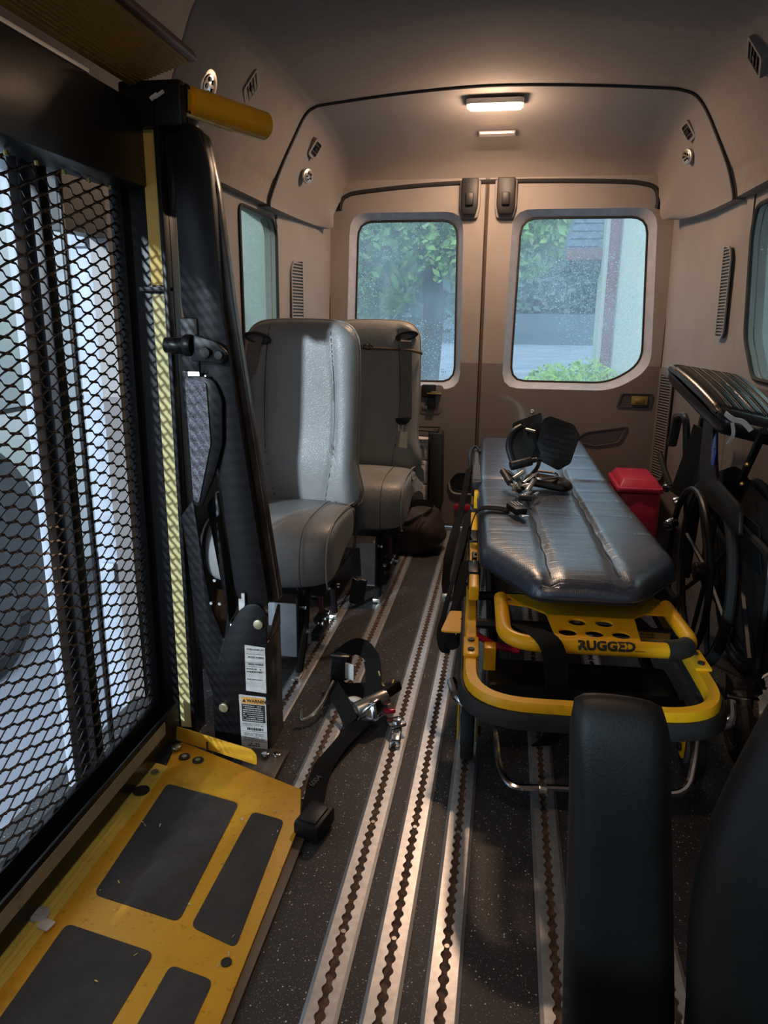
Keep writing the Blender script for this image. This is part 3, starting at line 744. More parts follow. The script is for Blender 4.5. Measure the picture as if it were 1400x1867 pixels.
lm3 = root('dome_lamp', 'added unseen ceiling lamp brightening the front of the cabin', 'lamp', (-0.10, 0.45, 1.90))  # second lamp added out of view to light the cabin front
bm = nb(); prism(bm, rrect(-0.213, 0.40, 0.013, 0.50, 0.02), fXY(1.905), 0, 0.020, 0.003); fin('lamp_bezel', bm, M['header'], lm3)
bm = nb(); prism(bm, rrect(-0.204, 0.407, 0.004, 0.493, 0.02), fXY(1.9015), 0, 0.008, 0.002); fin('lamp_lens', bm, M['lamp'], lm3)

def air_vent(pos, nrm, upd, w_, h_, label):
    n = Vector(nrm).normalized(); u = Vector(upd); u = (u - n * u.dot(n)).normalized(); r = u.cross(n)
    pos = Vector(pos); fn = lambda a, b, d: pos + r * a + u * b + n * d
    rt = root('air_vent', label, 'air vent', pos, 0, 'small square vents in the upper trim')
    bm = nb(); prism(bm, rrect(-w_ / 2, -h_ / 2, w_ / 2, h_ / 2, 0.012), fn, -0.02, 0.006, holes=[rrect(-w_ / 2 + 0.010, -h_ / 2 + 0.010, w_ / 2 - 0.010, h_ / 2 - 0.010, 0.006)]); fin('vent_frame', bm, M['header'], rt)
    bm = nb(); prism(bm, rrect(-w_ / 2 + 0.009, -h_ / 2 + 0.009, w_ / 2 - 0.009, h_ / 2 - 0.009, 0.006), fn, -0.02, 0.001); fin('vent_cavity', bm, M['black'], rt)
    for k in (-1, 0, 1):
        bm = nb(); c = k * (h_ - 0.02) / 4
        prism(bm, [(-w_ / 2 + 0.012, c - 0.0015), (w_ / 2 - 0.012, c - 0.0015), (w_ / 2 - 0.012, c + 0.002), (-w_ / 2 + 0.012, c + 0.002)], fn, 0.001, 0.006); fin('slat', bm, M['brownpaint'] if k else M['black'], rt, smooth=None)
    bm = nb(); prism(bm, rrect(-0.009, -0.006, 0.009, 0.006, 0.002), fn, 0.001, 0.008); fin('thumb_tab', bm, M['black'], rt)
    return rt
def onwall(side, z, y=3.0, inset=0.0):
    pts = [p for p in (C1 if side < 0 else C1) if (p[0] < -0.1) == (side < 0)]
    p = min(pts, key=lambda q: abs(q[1] - z)); return p[0]
# measured spots
air_vent((-0.876, 2.555, 1.808), (0.90, 0.05, -0.42), (-0.35, 0.35, 0.9), 0.085, 0.095, 'square vent high on the left wall, right of the yellow hand rail')
air_vent((-0.848, 3.285, 1.775), (0.80, -0.35, -0.45), (-0.3, 0.35, 0.9), 0.060, 0.075, 'square vent on the left corner of the rear header')
air_vent((0.655, 3.31, 1.807), (-0.80, -0.35, -0.45), (0.3, 0.35, 0.9), 0.060, 0.075, 'square vent on the right corner of the rear header')
air_vent((0.662, 2.52, 1.824), (-0.90, 0.05, -0.42), (0.35, 0.35, 0.9), 0.085, 0.095, 'square vent at the top right edge of the photo')
def round_outlet(pos, nrm, r, label):
    n = Vector(nrm).normalized(); pos = Vector(pos)
    rt = root('round_outlet', label, 'outlet', pos, 0, 'round chromed outlets in the upper trim')
    bm = nb(); cyl(bm, pos - n * 0.004, pos + n * 0.007, r, 24, b=0.002); fin('bezel', bm, M['steel'], rt)
    bm = nb(); cyl(bm, pos + n * 0.007, pos + n * 0.010, r * 0.72, 20, b=0.001); d = fin('socket', bm, M['chrome'], rt)
    u = n.orthogonal().normalized(); v = n.cross(u)
    for k in range(5):
        a = k * 1.256; q = pos + n * 0.010 + (u * math.cos(a) + v * math.sin(a)) * r * 0.42
        bm = nb(); cyl(bm, q, q + n * 0.003, r * 0.15, 8); fin('hole_ring', bm, M['black'], d)
    return rt
round_outlet((-0.880, 3.27, 1.667), (0.85, -0.45, -0.2), 0.030, 'round chrome outlet below the vent on the left header corner')
round_outlet((0.672, 3.36, 1.726), (-0.85, -0.42, -0.2), 0.030, 'round chrome outlet below the vent on the right header corner')
round_outlet((-0.905, 2.26, 1.735), (0.9, -0.1, -0.3), 0.045, 'round perforated outlet half hidden behind the yellow hand rail')

# ============================================================ PASSENGER SEATS
def passenger_seat(loc, rz, label, belt_side, group='grey vinyl passenger seats'):
    rt = root('passenger_seat', label, 'seat', loc, rz, group)
    hw = 0.205
    # backrest, leaning slightly back; its face at y = 0, seat towards -y
    lean = Rx(-3.0)
    def fb(u, v, d): return Vector((u, 0.055, 0.45)) + lean @ Vector((u * 0, -d, v - 0.45)) + Vector((0, 0, 0))
    out = [(-hw + 0.012, 0.43), (hw - 0.012, 0.43), (hw - 0.004, 0.60), (hw, 0.80), (hw - 0.001, 0.97), (hw - 0.012, 1.03), (hw - 0.05, 1.066), (0.08, 1.078), (-0.08, 1.078), (-hw + 0.05, 1.066), (-hw + 0.012, 1.03), (-hw + 0.001, 0.97), (-hw, 0.80), (-hw + 0.004, 0.60)]
    out = [(p.x, p.y) for p in smooth_path([(a, b, 0) for a, b in out], 5, True)]
    def seam_u(v): return 0.108 + 0.018 * math.sin((v - 0.45) / 0.6 * PI) - 0.02 * max(0, (0.62 - v) / 0.2)
    def ex(u, v, s):
        if s > 0.97: return 0
        su = seam_u(v); d = abs(abs(u) - su)
        h = -0.004 * math.exp(-(d / 0.005) ** 2)
        if abs(u) > su: h += 0.010 * math.sin(min(1, (abs(u) - su) / (hw - su)) * PI)
        h += 0.012 * math.exp(-((v - 0.58) / 0.10) ** 2) * (1 if abs(u) < su else 0.6)
        gu = abs(u - belt_side * 0.148)
        h -= 0.018 * math.exp(-(gu / 0.035) ** 2 - ((v - 1.013) / 0.022) ** 2)
        return h
    bm = nb(); pillow(bm, out, lambda u, v, d: fb(u, v, d), 0.050, 0.055, 150, 34, 9.0, ex, (0, 0.76))
    back = fin('backrest', bm, M['vinyl'], rt, local=True, smooth=60)
    bm = nb(); tube(bm, [fb(p.x, p.y, 0.006) for p in [Vector(q) * 1.0 for q in out]], 0.0035, 6, True); fin('piping', bm, M['piping'], back, local=True)
    def surf(u, v):
        C = Vector((0, 0.76)); q = Vector((u, v)) - C
        s = 0
        O = out; best = 9
        a = Vector(polar_pts_one(out, C, q)); s = q.length / (a - C).length if q.length > 0 else 0
        return 0.050 * math.sqrt(max(0, 1 - s ** 9)) + ex(u, v, s)
    for sg in (-1, 1):
        pts = [fb(sg * seam_u(v), v, surf(sg * seam_u(v), v) + 0.0022) for v in [0.455 + 0.598 * k / 30 for k in range(31)]]
        bm = nb(); tube(bm, pts, 0.0018, 5); fin('seam', bm, M['seam'], back, local=True)
    # belt guide and belt
    gx = belt_side * 0.148; gz = 1.013
    bm = nb(); yo = fb(gx, gz, surf(gx, gz) + 0.012)
    el = [(gx + 0.050 * math.cos(a * PI / 12) , gz + (0.017 + (0.004 if math.sin(a * PI / 12) > 0 else 0)) * math.sin(a * PI / 12) - 0.05 * belt_side * 0.0) for a in range(24)]
    el2 = [(gx + (u - gx) * 0.80, gz + (v - gz) * 0.62) for u, v in el]
    rt_m = lambda u, v, d: Vector((0, yo.y - d, 0)) + Vector((gx, 0, gz)) + Ry(-belt_side * 12) @ Vector((u - gx, 0, v - gz))
    prism(bm, el, rt_m, -0.012, 0.008, 0.003, holes=[el2]); g = fin('belt_guide', bm, M['black'], back, 'black oval belt guide', local=True)
    bm = nb(); prism(bm, el2, rt_m, -0.010, -0.002); fin('guide_slot', bm, M['greycoat'], g, local=True)
    pts = []
    for k in range(26):
        t = k / 25; v = gz + 0.004 - t * (0.355 if belt_side > 0 else 0.40)
        u = gx + (belt_side * 0.010 * t if belt_side > 0 else -0.085 * t)
        uu = max(-hw + 0.02, min(hw - 0.02, u))
        pts.append(fb(u, v, surf(uu, v) + 0.004 + (0.006 if k < 3 else 0)))
    bm = nb(); ribbon(bm, pts, (1, 0, 0.15 * -belt_side), 0.047, 0.0016); fin('seat_belt', bm, M['greyweb'], rt, 'grey belt webbing', local=True)
    if belt_side > 0:
        q = fb(gx - 0.004, 0.655, surf(gx, 0.655) + 0.012)
        bm = nb(); prism(bm, rpoly([(-0.034, 0.012), (0.034, 0.020), (0.028, -0.002), (0.012, -0.016), (-0.016, -0.016), (-0.028, -0.004)], 0.005, 3), lambda u, v, d: q + Vector((u, -d, v)), -0.004, 0.008, 0.002)
        bk = fin('buckle_tongue', bm, M['black'], rt, local=True)
        bm = nb(); prism(bm, rpoly([(-0.016, 0.0), (0.012, 0.0), (0.010, -0.040), (-0.014, -0.040)], 0.004, 3), lambda u, v, d: q + Vector((u - 0.006, -d, v - 0.004)), 0.004, 0.007, holes=[[(-0.007, -0.012), (-0.007, -0.030), (0.004, -0.030), (0.004, -0.012)]])
        fin('steel_tongue', bm, M['chrome'], bk, local=True)
        bm = nb(); prism(bm, rpoly([(-0.014, 0), (0.018, 0), (0.016, -0.072), (-0.020, -0.068)], 0.003, 2), lambda u, v, d: q + Vector((u + 0.004, -d + 0.3 * v * 0, v - 0.045)), 0.0, 0.002); fin('paper_tag', bm, M['tag'], rt, 'cream paper tag', local=True)
        z = 0.958
        bm = nb(); P = [fb(u, z + dz, surf(max(-hw + .03, min(hw - .03, u)), z) + 0.007) for u, dz in ((-0.015, 0.002), (0.02, 0.001), (0.06, 0.0), (0.12, -0.002), (0.17, -0.006))] + [(hw + 0.004, 0.03, z - 0.012), (hw + 0.006, 0.06, z - 0.018)]
        tube(bm, smooth_path(P, 6), 0.0055, 8); bg_ = fin('bungee_cord', bm, M['brownpaint'], rt, 'brown elastic cord', local=True)
        for sx, u0 in ((1, -0.012), (-1, -0.018)):
            bm = nb(); base = fb(u0, z, surf(u0, z) + 0.008)
            tube(bm, smooth_path([base + Vector((sx * 0.020, 0, 0)), base + Vector((-sx * 0.002, 0, -0.004)), base + Vector((-sx * 0.020, 0, 0.000)), base + Vector((-sx * 0.022, 0, 0.010)), base + Vector((-sx * 0.012, 0, 0.016)), base + Vector((-sx * 0.004, 0, 0.012))], 5), 0.003, 6); fin('hook', bm, M['ink'], bg_, local=True)
        bm = nb(); a0 = fb(-0.015, z - 0.002, surf(-0.015, z) + 0.006); a1 = fb(-0.045, z + 0.002, surf(-0.045, z) + 0.006); tube(bm, [a0, a1, a1 + Vector((0, 0, 0.012))], 0.0022, 6); fin('wire_hook', bm, M['ink'], bg_, local=True)
    # cushion
    prof = [(0.05, 0.36), (0.06, 0.44), (-0.05, 0.468), (-0.20, 0.476), (-0.32, 0.470), (-0.385, 0.445), (-0.415, 0.395), (-0.42, 0.335), (-0.405, 0.285), (-0.375, 0.272), (-0.30, 0.285), (-0.15, 0.33)]
    prof = [(p.x, p.y) for p in smooth_path([(a, b, 0) for a, b in prof], 5, True)]
    bm = nb(); pillow(bm, prof, lambda u, v, d: Vector((d, u, v)), 0.208, 0.208, 120, 26, 11.0, None, (-0.19, 0.385)); cu = fin('seat_cushion', bm, M['vinyl'], rt, local=True, smooth=60)
    for sg in (-1, 1):
        O = prof; bm = nb()
        tube(bm, [Vector((sg * 0.199, -0.19 + (u + 0.19) * 0.975, 0.385 + (v - 0.385) * 0.975)) for u, v in O[4:46]], 0.0030, 6); fin('piping', bm, M['piping'], cu, local=True)
        bm = nb(); tube(bm, [Vector((sg * 0.118, -0.19 + (u + 0.19) * 1.004, 0.385 + (v - 0.385) * 1.006)) for u, v in O[9:46]], 0.0014, 5); fin('seam', bm, M['seam'], cu, local=True)
    # belt stalk hanging by the aisle side
    if belt_side < 0:
        bm = nb(); ribbon(bm, smooth_path([(0.212, -0.02, 0.46), (0.214, -0.03, 0.38), (0.210, -0.06, 0.30), (0.222, -0.13, 0.315)], 6), (0, 1, 0.1), 0.030, 0.004); st = fin('buckle_stalk', bm, M['black'], rt, 'black buckle strap', local=True)
        bm = nb(); ribbon(bm, smooth_path([(0.226, -0.12, 0.33), (0.232, -0.13, 0.27), (0.236, -0.14, 0.235)], 5), (0.95, 0.3, 0.0), 0.034, 0.004); fin('buckle_strap', bm, M['black'], st, local=True)
        bm = nb(); box(bm, (0.243, -0.145, 0.185), (0.052, 0.022, 0.095), Ry(8), 0.008); b_ = fin('buckle', bm, M['black'], rt, 'black belt buckle', local=True)
        bm = nb(); tube(bm, [(0.228, -0.157, 0.236), (0.244, -0.160, 0.228), (0.258, -0.157, 0.234)], 0.002, 6); fin('buckle_rim', bm, M['steel'], b_, local=True)
    # base frame
    bm = nb(); box2(bm, (-0.18, -0.33, 0.25), (0.18, 0.06, 0.275), 0.004); box2(bm, (-0.18, -0.345, 0.235), (0.18, -0.32, 0.275), 0.004); fr = fin('base_frame', bm, M['blackpaint'], rt, local=True)
    for x in (-0.10, 0.10):
        bm = nb(); cyl(bm, (x, -0.36, 0.262), (x, -0.36, 0.285), 0.014, 12); fin('foot_knob', bm, M['black'], fr, local=True)
    for x in (0.115, -0.135):
        for y0, y1 in ((-0.34, -0.44), (0.03, 0.05)):
            bm = nb(); tube(bm, fillet([(x, y0, 0.255), (x, y0 - 0.01, 0.13), (x, y1, 0.012)], 0.06, 5), 0.012, 8); lg = fin('leg', bm, M['blackpaint'], rt, local=True)
            bm = nb(); box(bm, (x, y1, 0.012), (0.030, 0.07, 0.016), None, 0.003); fin('rail_foot', bm, M['steel'], lg, local=True)
            bm = nb(); cyl(bm, (x + 0.012, y0 + (y1 - y0) * 0.4, 0.13), (x + 0.022, y0 + (y1 - y0) * 0.4, 0.13), 0.008, 8); fin('bolt', bm, M['chrome'], lg, local=True)
    bm = nb(); box2(bm, (0.0, -0.375, 0.035), (0.092, -0.365, 0.215), 0.002); pl = fin('pedestal_plate', bm, M['jamb'], rt, 'pale blue-grey metal plate', local=True)
    bm = nb(); box2(bm, (0.092, -0.38, 0.02), (0.102, -0.33, 0.24), 0.002); fin('plate_edge', bm, M['blackpaint'], pl, local=True)
    for z in (0.10, 0.20):
        bm = nb(); cyl(bm, (0.102, -0.355, z), (0.120, -0.355, z), 0.007, 8, b=0.001); fin('bolt', bm, M['chrome'], pl, local=True)
    bm = nb(); box(bm, (0.122, -0.19, 0.19), (0.014, 0.02, 0.15), Rx(8), 0.003); fin('release_bar', bm, M['maroon'], rt, 'maroon release bar', local=True)
    bm = nb(); cyl(bm, (0.115, -0.20, 0.09), (0.115, -0.13, 0.09), 0.016, 10); box2(bm, (0.10, -0.24, 0.03), (0.13, -0.10, 0.06), 0.004); la = fin('floor_latch', bm, M['black'], rt, local=True)
    for yy in (-0.21, -0.17, -0.12):
        bm = nb(); cyl(bm, (0.120, yy, 0.085), (0.137, yy, 0.085), 0.009, 8, b=0.001); fin('bolt', bm, M['chrome'], la, local=True)
    return rt
def polar_pts_one(poly, C, d):
    best = None
    if d.length < 1e-9: return poly[0]
    for i in range(len(poly)):
        p = Vector(poly[i]) - C; e = Vector(poly[(i + 1) % len(poly)]) - C - p
        den = d.x * e.y - d.y * e.x
        if abs(den) < 1e-12: continue
        t = (p.x * e.y - p.y * e.x) / den; u = (p.x * d.y - p.y * d.x) / den
        if t > 0 and -1e-6 <= u <= 1 + 1e-6 and (best is None or t < best): best = t
    best = best or 1; return (C.x + d.x * best, C.y + d.y * best)
seat1 = passenger_seat((-0.705, 2.44, 0), 0, 'front grey vinyl passenger seat, its belt guide at the upper left of the backrest', -1)
seat2 = passenger_seat((-0.575, 3.12, 0), 0, 'rear grey vinyl passenger seat with a brown bungee cord hooked round its backrest', 1)

# ============================================================ STRETCHER
st = root('stretcher', 'yellow framed ambulance stretcher with a black vinyl mattress in the middle of the van', 'stretcher', (0.21, 1.645, 0), R(2.5))
def L(*p): return p
def fMat(z0):
    def f(u, v, d):
        z = z0 + max(0, v - 1.10) * 0.065
        return Vector((u, v, z + d))
    return f
out = rpoly([(-0.115, 0.0), (0.115, 0.0), (0.255, 0.21), (0.25, 1.10), (0.235, 1.90), (-0.235, 1.90), (-0.25, 1.10), (-0.245, 0.25)], 0.03, 5)
def exm(u, v, s):
    if s > 0.985: return 0
    h = 0
    for su in (-0.082, 0.082): h -= 0.010 * math.exp(-((u - su) / 0.010) ** 2)
    h -= 0.010 * math.exp(-((v - 1.12) / 0.012) ** 2)
    for k, (cv, a) in enumerate(((0.42, .4), (0.62, -.3), (0.80, .5), (0.95, .2), (1.3, -.3), (1.5, .4))):
        h -= 0.0035 * math.exp(-((v - cv - a * 0.15 * (u - 0.1)) / 0.008) ** 2) * (1 if u > 0.05 else 0.5)
    return h
bm = nb(); pillow(bm, out, fMat(0.455), 0.047, 0.03, 240, 60, 22.0, exm, (0, 0.9)); mt_ = fin('mattress', bm, M['mattress'], st, 'black ribbed vinyl mattress', local=True, smooth=70)
bm = nb(); tube(bm, [fMat(0.447)(a, b, 0) for a, b in out], 0.003, 6, True); fin('piping', bm, M['ink'], mt_, local=True)
for su in (-0.082, 0.082):
    bm = nb(); tube(bm, [fMat(0.455)(su + 0.002 * math.sin(v * 40), v, 0.040) for v in [0.06 + 1.8 * k / 60 for k in range(61)]], 0.0016, 5); fin('seam', bm, M['seam'], mt_, local=True)
# outer loop frame, yellow with a black rubber bumper
def loop_path(z, g=0.0, vmax=0.75, vl=0.40):
    return fillet([(-0.262 - g, vl, z), (-0.262 - g, -0.262 - g, z), (0.248 + g, -0.262 - g, z), (0.262 + g, vmax, z)], 0.13, 10)
bm = nb(); P = loop_path(0.318); rows = []
T, N = frames(P)
def bar_sweep(bm, P, w_, h_, b=0.25):
    T, N = frames([Vector(p) for p in P], upv=(0, 0, 1)); rows = []
    sec = [(w_ / 2, h_ / 2 * 0.4), (w_ / 2 * 0.7, h_ / 2), (-w_ / 2 * 0.7, h_ / 2), (-w_ / 2, h_ / 2 * 0.4), (-w_ / 2, -h_ / 2), (w_ / 2, -h_ / 2)]
    for p, t, n in zip(P, T, N):
        s = t.cross(Vector((0, 0, 1))).normalized(); rows.append([bm.verts.new(Vector(p) + s * a + Vector((0, 0, b_))) for a, b_ in sec])
    for i in range(len(rows) - 1):
        for k in range(len(sec)): bm.faces.new((rows[i][k], rows[i][(k + 1) % len(sec)], rows[i + 1][(k + 1) % len(sec)], rows[i + 1][k]))
    bm.faces.new(rows[0]); bm.faces.new(rows[-1][::-1])
bar_sweep(bm, P, 0.032, 0.026); fr = fin('bumper_frame', bm, M['cotyellow'], st, 'yellow bumper loop', local=True)
bm = nb(); bar_sweep(bm, loop_path(0.295, 0.006, 0.5, 0.35), 0.044, 0.034); fin('rubber_bumper', bm, M['rubber'], fr, 'black rubber bumper', local=True)
for u, v in ((-0.262, -0.03), (0.252, -0.03)):
    bm = nb(); box(bm, (u, v, 0.335), (0.036, 0.10, 0.008), None, 0.003); pl = fin('clamp_plate', bm, M['cotyellow'], fr, local=True)
    for dv in (-0.026, 0.026):
        bm = nb(); cyl(bm, (u, v + dv, 0.339), (u, v + dv, 0.343), 0.008, 12); fin('bolt', bm, M['ink'], pl, local=True)
# inner side rails of the bed
for s in (-1, 1):
    bm = nb(); x = 0.258 * s - (0 if s < 0 else 0.01)
    box2(bm, (x - 0.014, 0.20, 0.36), (x + 0.014, 1.85, 0.40), 0.005); rl = fin('side_rail', bm, M['cotyellow'] if s < 0 else M['blackpaint'], st, local=True)
    bm = nb(); fin('hinge', box2(bm, (x - 0.018, 0.60, 0.352), (x + 0.018, 0.72, 0.408), 0.003), M['blackpaint'], rl, local=True); fin('hinge', box2(nb(), (x - 0.018, 0.98, 0.352), (x + 0.018, 1.06, 0.41), 0.003), M['blackpaint'], rl, local=True); fin('hinge', box2(nb(), (x - 0.017, 0.30, 0.352), (x + 0.017, 0.40, 0.407), 0.003), M['blackpaint'], rl, local=True)
    for v in (0.42, 0.46):
        bm = nb(); cyl(bm, (x, v, 0.40), (x, v, 0.412), 0.008, 10); fin('bolt', bm, M['chrome'], rl, local=True)
# folded guard on the left
bm = nb(); box2(bm, (-0.272, 1.05, 0.44), (-0.236, 1.85, 0.50), 0.006); gd = fin('side_guard', bm, M['black'], st, 'black side guard', local=True)
bm = nb(); prism(bm, [(-0.265, 1.08), (-0.243, 1.08), (-0.243, 1.35), (-0.247, 1.42), (-0.247, 1.82), (-0.261, 1.82), (-0.261, 1.42), (-0.265, 1.35)], fXY(0.5), 0, 0.003); fin('guard_inlay', bm, M['greycoat'], gd, 'grey outlined inlay', local=True)
bm = nb(); tube(bm, [(a, b, 0.503) for a, b in [(-0.265, 1.08), (-0.243, 1.08), (-0.243, 1.35), (-0.247, 1.42), (-0.247, 1.82), (-0.261, 1.82), (-0.261, 1.42), (-0.265, 1.35)]], 0.0012, 4, True); fin('guard_outline', bm, M['steel'], gd, local=True)
bm = nb(); box2(bm, (-0.262, 1.0, 0.40), (-0.246, 1.06, 0.47), 0.003); fin('guard_post', bm, M['cotyellow'], gd, 'yellow post', local=True)
# foot plate with holes and the lift bar
pz = 0.395
plate = rpoly([(-0.205, 0.16), (-0.205, 0.105), (-0.125, 0.085), (-0.085, 0.045), (-0.075, -0.115), (0.105, -0.115), (0.12, 0.045), (0.15, 0.075), (0.232, 0.075), (0.232, 0.16)], 0.008, 3)
hs = [circle(a, b, 0.021, 18) for a, b in ((-0.047, -0.062), (0.012, -0.062), (0.071, -0.062), (-0.018, 0.0), (0.043, 0.0))]
bm = nb(); prism(bm, plate, fXY(pz), 0.0, 0.005, holes=hs); fp = fin('foot_plate', bm, M['cotyellow'], st, 'yellow plate with five round holes', local=True)
for a, b in ((0.01, -0.100), (0.09, -0.105), (-0.185, 0.13), (-0.17, 0.115), (0.21, 0.12), (0.195, 0.14)):
    bm = nb(); cyl(bm, (a, b, pz + 0.005), (a, b, pz + 0.008), 0.005, 8); fin('screw', bm, M['steel'], fp, local=True)
bm = nb(); prism(bm, [(0.105, 0.035), (0.205, 0.035), (0.195, 0.0), (0.11, -0.01)], fXY(pz - 0.03), 0, 0.004); dp = fin('data_plate', bm, M['brass'], fp, 'yellow plate with small print', local=True)
bm = nb(); add_text(bm, 'A 8-CE', 0.016, Matrix.Translation((0.118, 0.016, pz - 0.0258)), 0.0003); add_text(bm, 'Mxwdd-50', 0.010, Matrix.Translation((0.118, 0.001, pz - 0.0258)), 0.0002); fin('data_print', bm, M['ink'], dp, local=True, smooth=None)
BP = fillet([(-0.190, 0.14, pz), (-0.190, -0.128, pz), (0.222, -0.120, pz), (0.215, 0.14, pz)], 0.085, 9)
bm = nb(); tube(bm, BP, 0.0175, 14); lb = fin('lift_bar', bm, M['cotyellow'], st, 'yellow tubular lift bar', local=True)
bm = nb(); tube(bm, BP[12:17], 0.0225, 14); fin('grip', bm, M['rubber'], lb, 'black rubber grip', local=True)
bm = nb(); add_text(bm, 'RUGGED', 0.030, Matrix.Identity(4), 0.0014, 'LEFT', 0.0002)
t = nb(); t.faces.new([t.verts.new((x, y, 0.0)) for x, y in ((0.120, 0.0), (0.142, 0.0), (0.120, 0.020))]); merge(bm, t)
for v in bm.verts:      # lettering wrapped round the bar
    x = v.co.x - 0.035; th_ = R(82) - v.co.y / 0.0178; rr_ = 0.0181 + v.co.z
    v.co = Vector((x, -0.1265 + 0.0085 * (x / 0.2) - rr_ * math.sin(th_), pz + rr_ * math.cos(th_)))
fin('printed_name', bm, M['ink'], lb, 'black lettering', local=True, smooth=None, recalc=False)
bm = nb(); ribbon(bm, smooth_path([(-0.145, 0.0, pz - 0.01), (-0.12, -0.09, pz + 0.012), (-0.10, -0.14, pz + 0.018), (-0.085, -0.165, pz - 0.01), (-0.075, -0.17, 0.30), (-0.07, -0.15, 0.20), (-0.09, -0.10, 0.13)], 6), [(0.95, 0.25, 0)] * 37, 0.052, 0.003); fin('foot_strap', bm, M['web'], st, 'black webbing strap over the bar', local=True)
# dark bag slung below the foot end, chrome pull handle
bm = nb(); tube(bm, fillet([(-0.305, 0.05, 0.20), (-0.290, -0.010, 0.185), (-0.250, -0.03, 0.18), (-0.215, -0.02, 0.18)], 0.02, 5), 0.013, 10); fin('pull_handle', bm, M['chrome'], st, 'chrome pull handle', local=True)
bm = nb(); tube(bm, fillet([(-0.225, -0.02, 0.18), (-0.200, -0.09, 0.165), (-0.19, -0.15, 0.10), (-0.165, -0.20, 0.08), (-0.10, -0.19, 0.08), (0.22, -0.17, 0.08), (0.25, -0.10, 0.15), (0.27, -0.02, 0.18)], 0.04, 6), 0.0075, 8); fin('pull_bail', bm, M['chrome'], st, 'chrome wire bail', local=True)
bm = nb(); cyl(bm, (-0.10, -0.192, 0.08), (-0.085, -0.192, 0.08), 0.011, 10); cyl(bm, (0.0, -0.185, 0.08), (0.015, -0.185, 0.08), 0.011, 10); fin('collar', bm, M['steel'], st, local=True)
bm = nb(); tube(bm, fillet([(0.25, -0.06, 0.19), (0.30, -0.05, 0.18), (0.345, -0.03, 0.18), (0.355, 0.02, 0.21)], 0.03, 5), 0.012, 10); fin('pull_handle', bm, M['chrome'], st, 'chrome pull handle', local=True)
# undercarriage
for s in (-1, 1):
    bm = nb(); tube(bm, fillet([(s * 0.20, 0.02, 0.19), (s * 0.20, 0.9, 0.28), (s * 0.20, 1.70, 0.13)], 0.1, 6), 0.016, 8); fin('carriage_tube', bm, M['blackpaint'], st, local=True)
    bm = nb(); tube(bm, [(s * 0.17, 0.10, 0.34), (s * 0.17, 1.0, 0.16), (s * 0.17, 1.72, 0.12)], 0.016, 8); fin('carriage_tube', bm, M['blackpaint'], st, local=True)
for v, z in ((0.02, 0.19), (0.10, 0.34), (0.9, 0.27), (1.70, 0.13), (0.45, 0.28)):
    bm = nb(); tube(bm, [(-0.25, v, z), (0.25, v, z)], 0.014, 8); fin('cross_tube', bm, M['blackpaint'], st, local=True)
bm = nb(); box2(bm, (-0.22, -0.05, 0.20), (0.22, 0.10, 0.25), 0.01); fin('foot_beam', bm, M['blackpaint'], st, local=True)
bm = nb(); tube(bm, fillet([(-0.25, 0.12, 0.30), (-0.20, 0.10, 0.28), (-0.14, 0.10, 0.27)], 0.02, 4), 0.009, 8); fin('release_lever', bm, M['redrefl'], st, 'red release lever', local=True)
bm = nb(); prism(bm, rpoly([(-0.34, 0.12), (-0.28, 0.12), (-0.28, 0.26), (-0.32, 0.26)], 0.01, 3), fXY(0.30), 0, 0.004); fin('side_lug', bm, M['cotyellow'], st, 'yellow lug', local=True); fin('side_lug', box2(nb(), (-0.23, 0.02, 0.25), (-0.20, 0.06, 0.31), 0.003), M['cotyellow'], st, 'yellow lug', local=True)
def cot_wheel(u, v, near):
    bm = nb(); cyl(bm, (u - 0.016, v, 0.076), (u + 0.016, v, 0.076), 0.075, 28, b=0.008); wh = fin('wheel', bm, M['rubber'], st, local=True)
    bm = nb(); cyl(bm, (u - 0.018, v, 0.076), (u + 0.018, v, 0.076), 0.040, 20, b=0.003); fin('hub', bm, M['greycoat'], wh, local=True)
    for s in (-1, 1):
        bm = nb(); prism(bm, rpoly([(v - 0.018, 0.05), (v + 0.018, 0.05), (v + 0.03, 0.19), (v - 0.02, 0.19)], 0.01, 3), fYZ(u + s * 0.024), -0.002, 0.002); fk = fin('fork', bm, M['cotyellow'] if near else M['blackpaint'], st, local=True)
        bm = nb(); cyl(bm, (u + s * 0.026, v, 0.076), (u + s * 0.034, v, 0.076), 0.010, 8); fin('axle_bolt', bm, M['ink'], fk, local=True)
cot_wheel(-0.262, 0.035, True); cot_wheel(0.285, 0.03, True); cot_wheel(-0.245, 1.70, False); cot_wheel(0.255, 1.70, False)
# straps of the cot: one across the mattress with its buckle, loops hanging at the left
def sw(v): return [(0.0, 1.0, 0.2)] * v
P = smooth_path([(-0.275, 0.62, 0.40), (-0.268, 0.62, 0.46), (-0.245, 0.62, 0.505), (-0.19, 0.61, 0.512), (-0.155, 0.60, 0.508)], 6)
bm = nb(); ribbon(bm, P, (0.1, 1, 0.0), 0.045, 0.003); rs = fin('restraint_strap', bm, M['web'], st, 'black restraint strap', local=True)
bm = nb(); box(bm, (-0.135, 0.565, 0.525), (0.040, 0.085, 0.022), Rz(18), 0.006); bk = fin('buckle', bm, M['black'], rs, 'black buckle', local=True)
for k in (-1, 0, 1):
    bm = nb(); box(bm, (-0.135 + 0.009 * k, 0.580 + .003 * k, 0.537), (0.004, 0.045, 0.002), Rz(18), 0.0); fin('buckle_rib', bm, M['steel'], bk, local=True, smooth=None)
bm = nb(); box(bm, (-0.118, 0.512, 0.520), (0.022, 0.045, 0.003), Rz(18), 0.001); fin('tongue', bm, M['chrome'], bk, local=True)
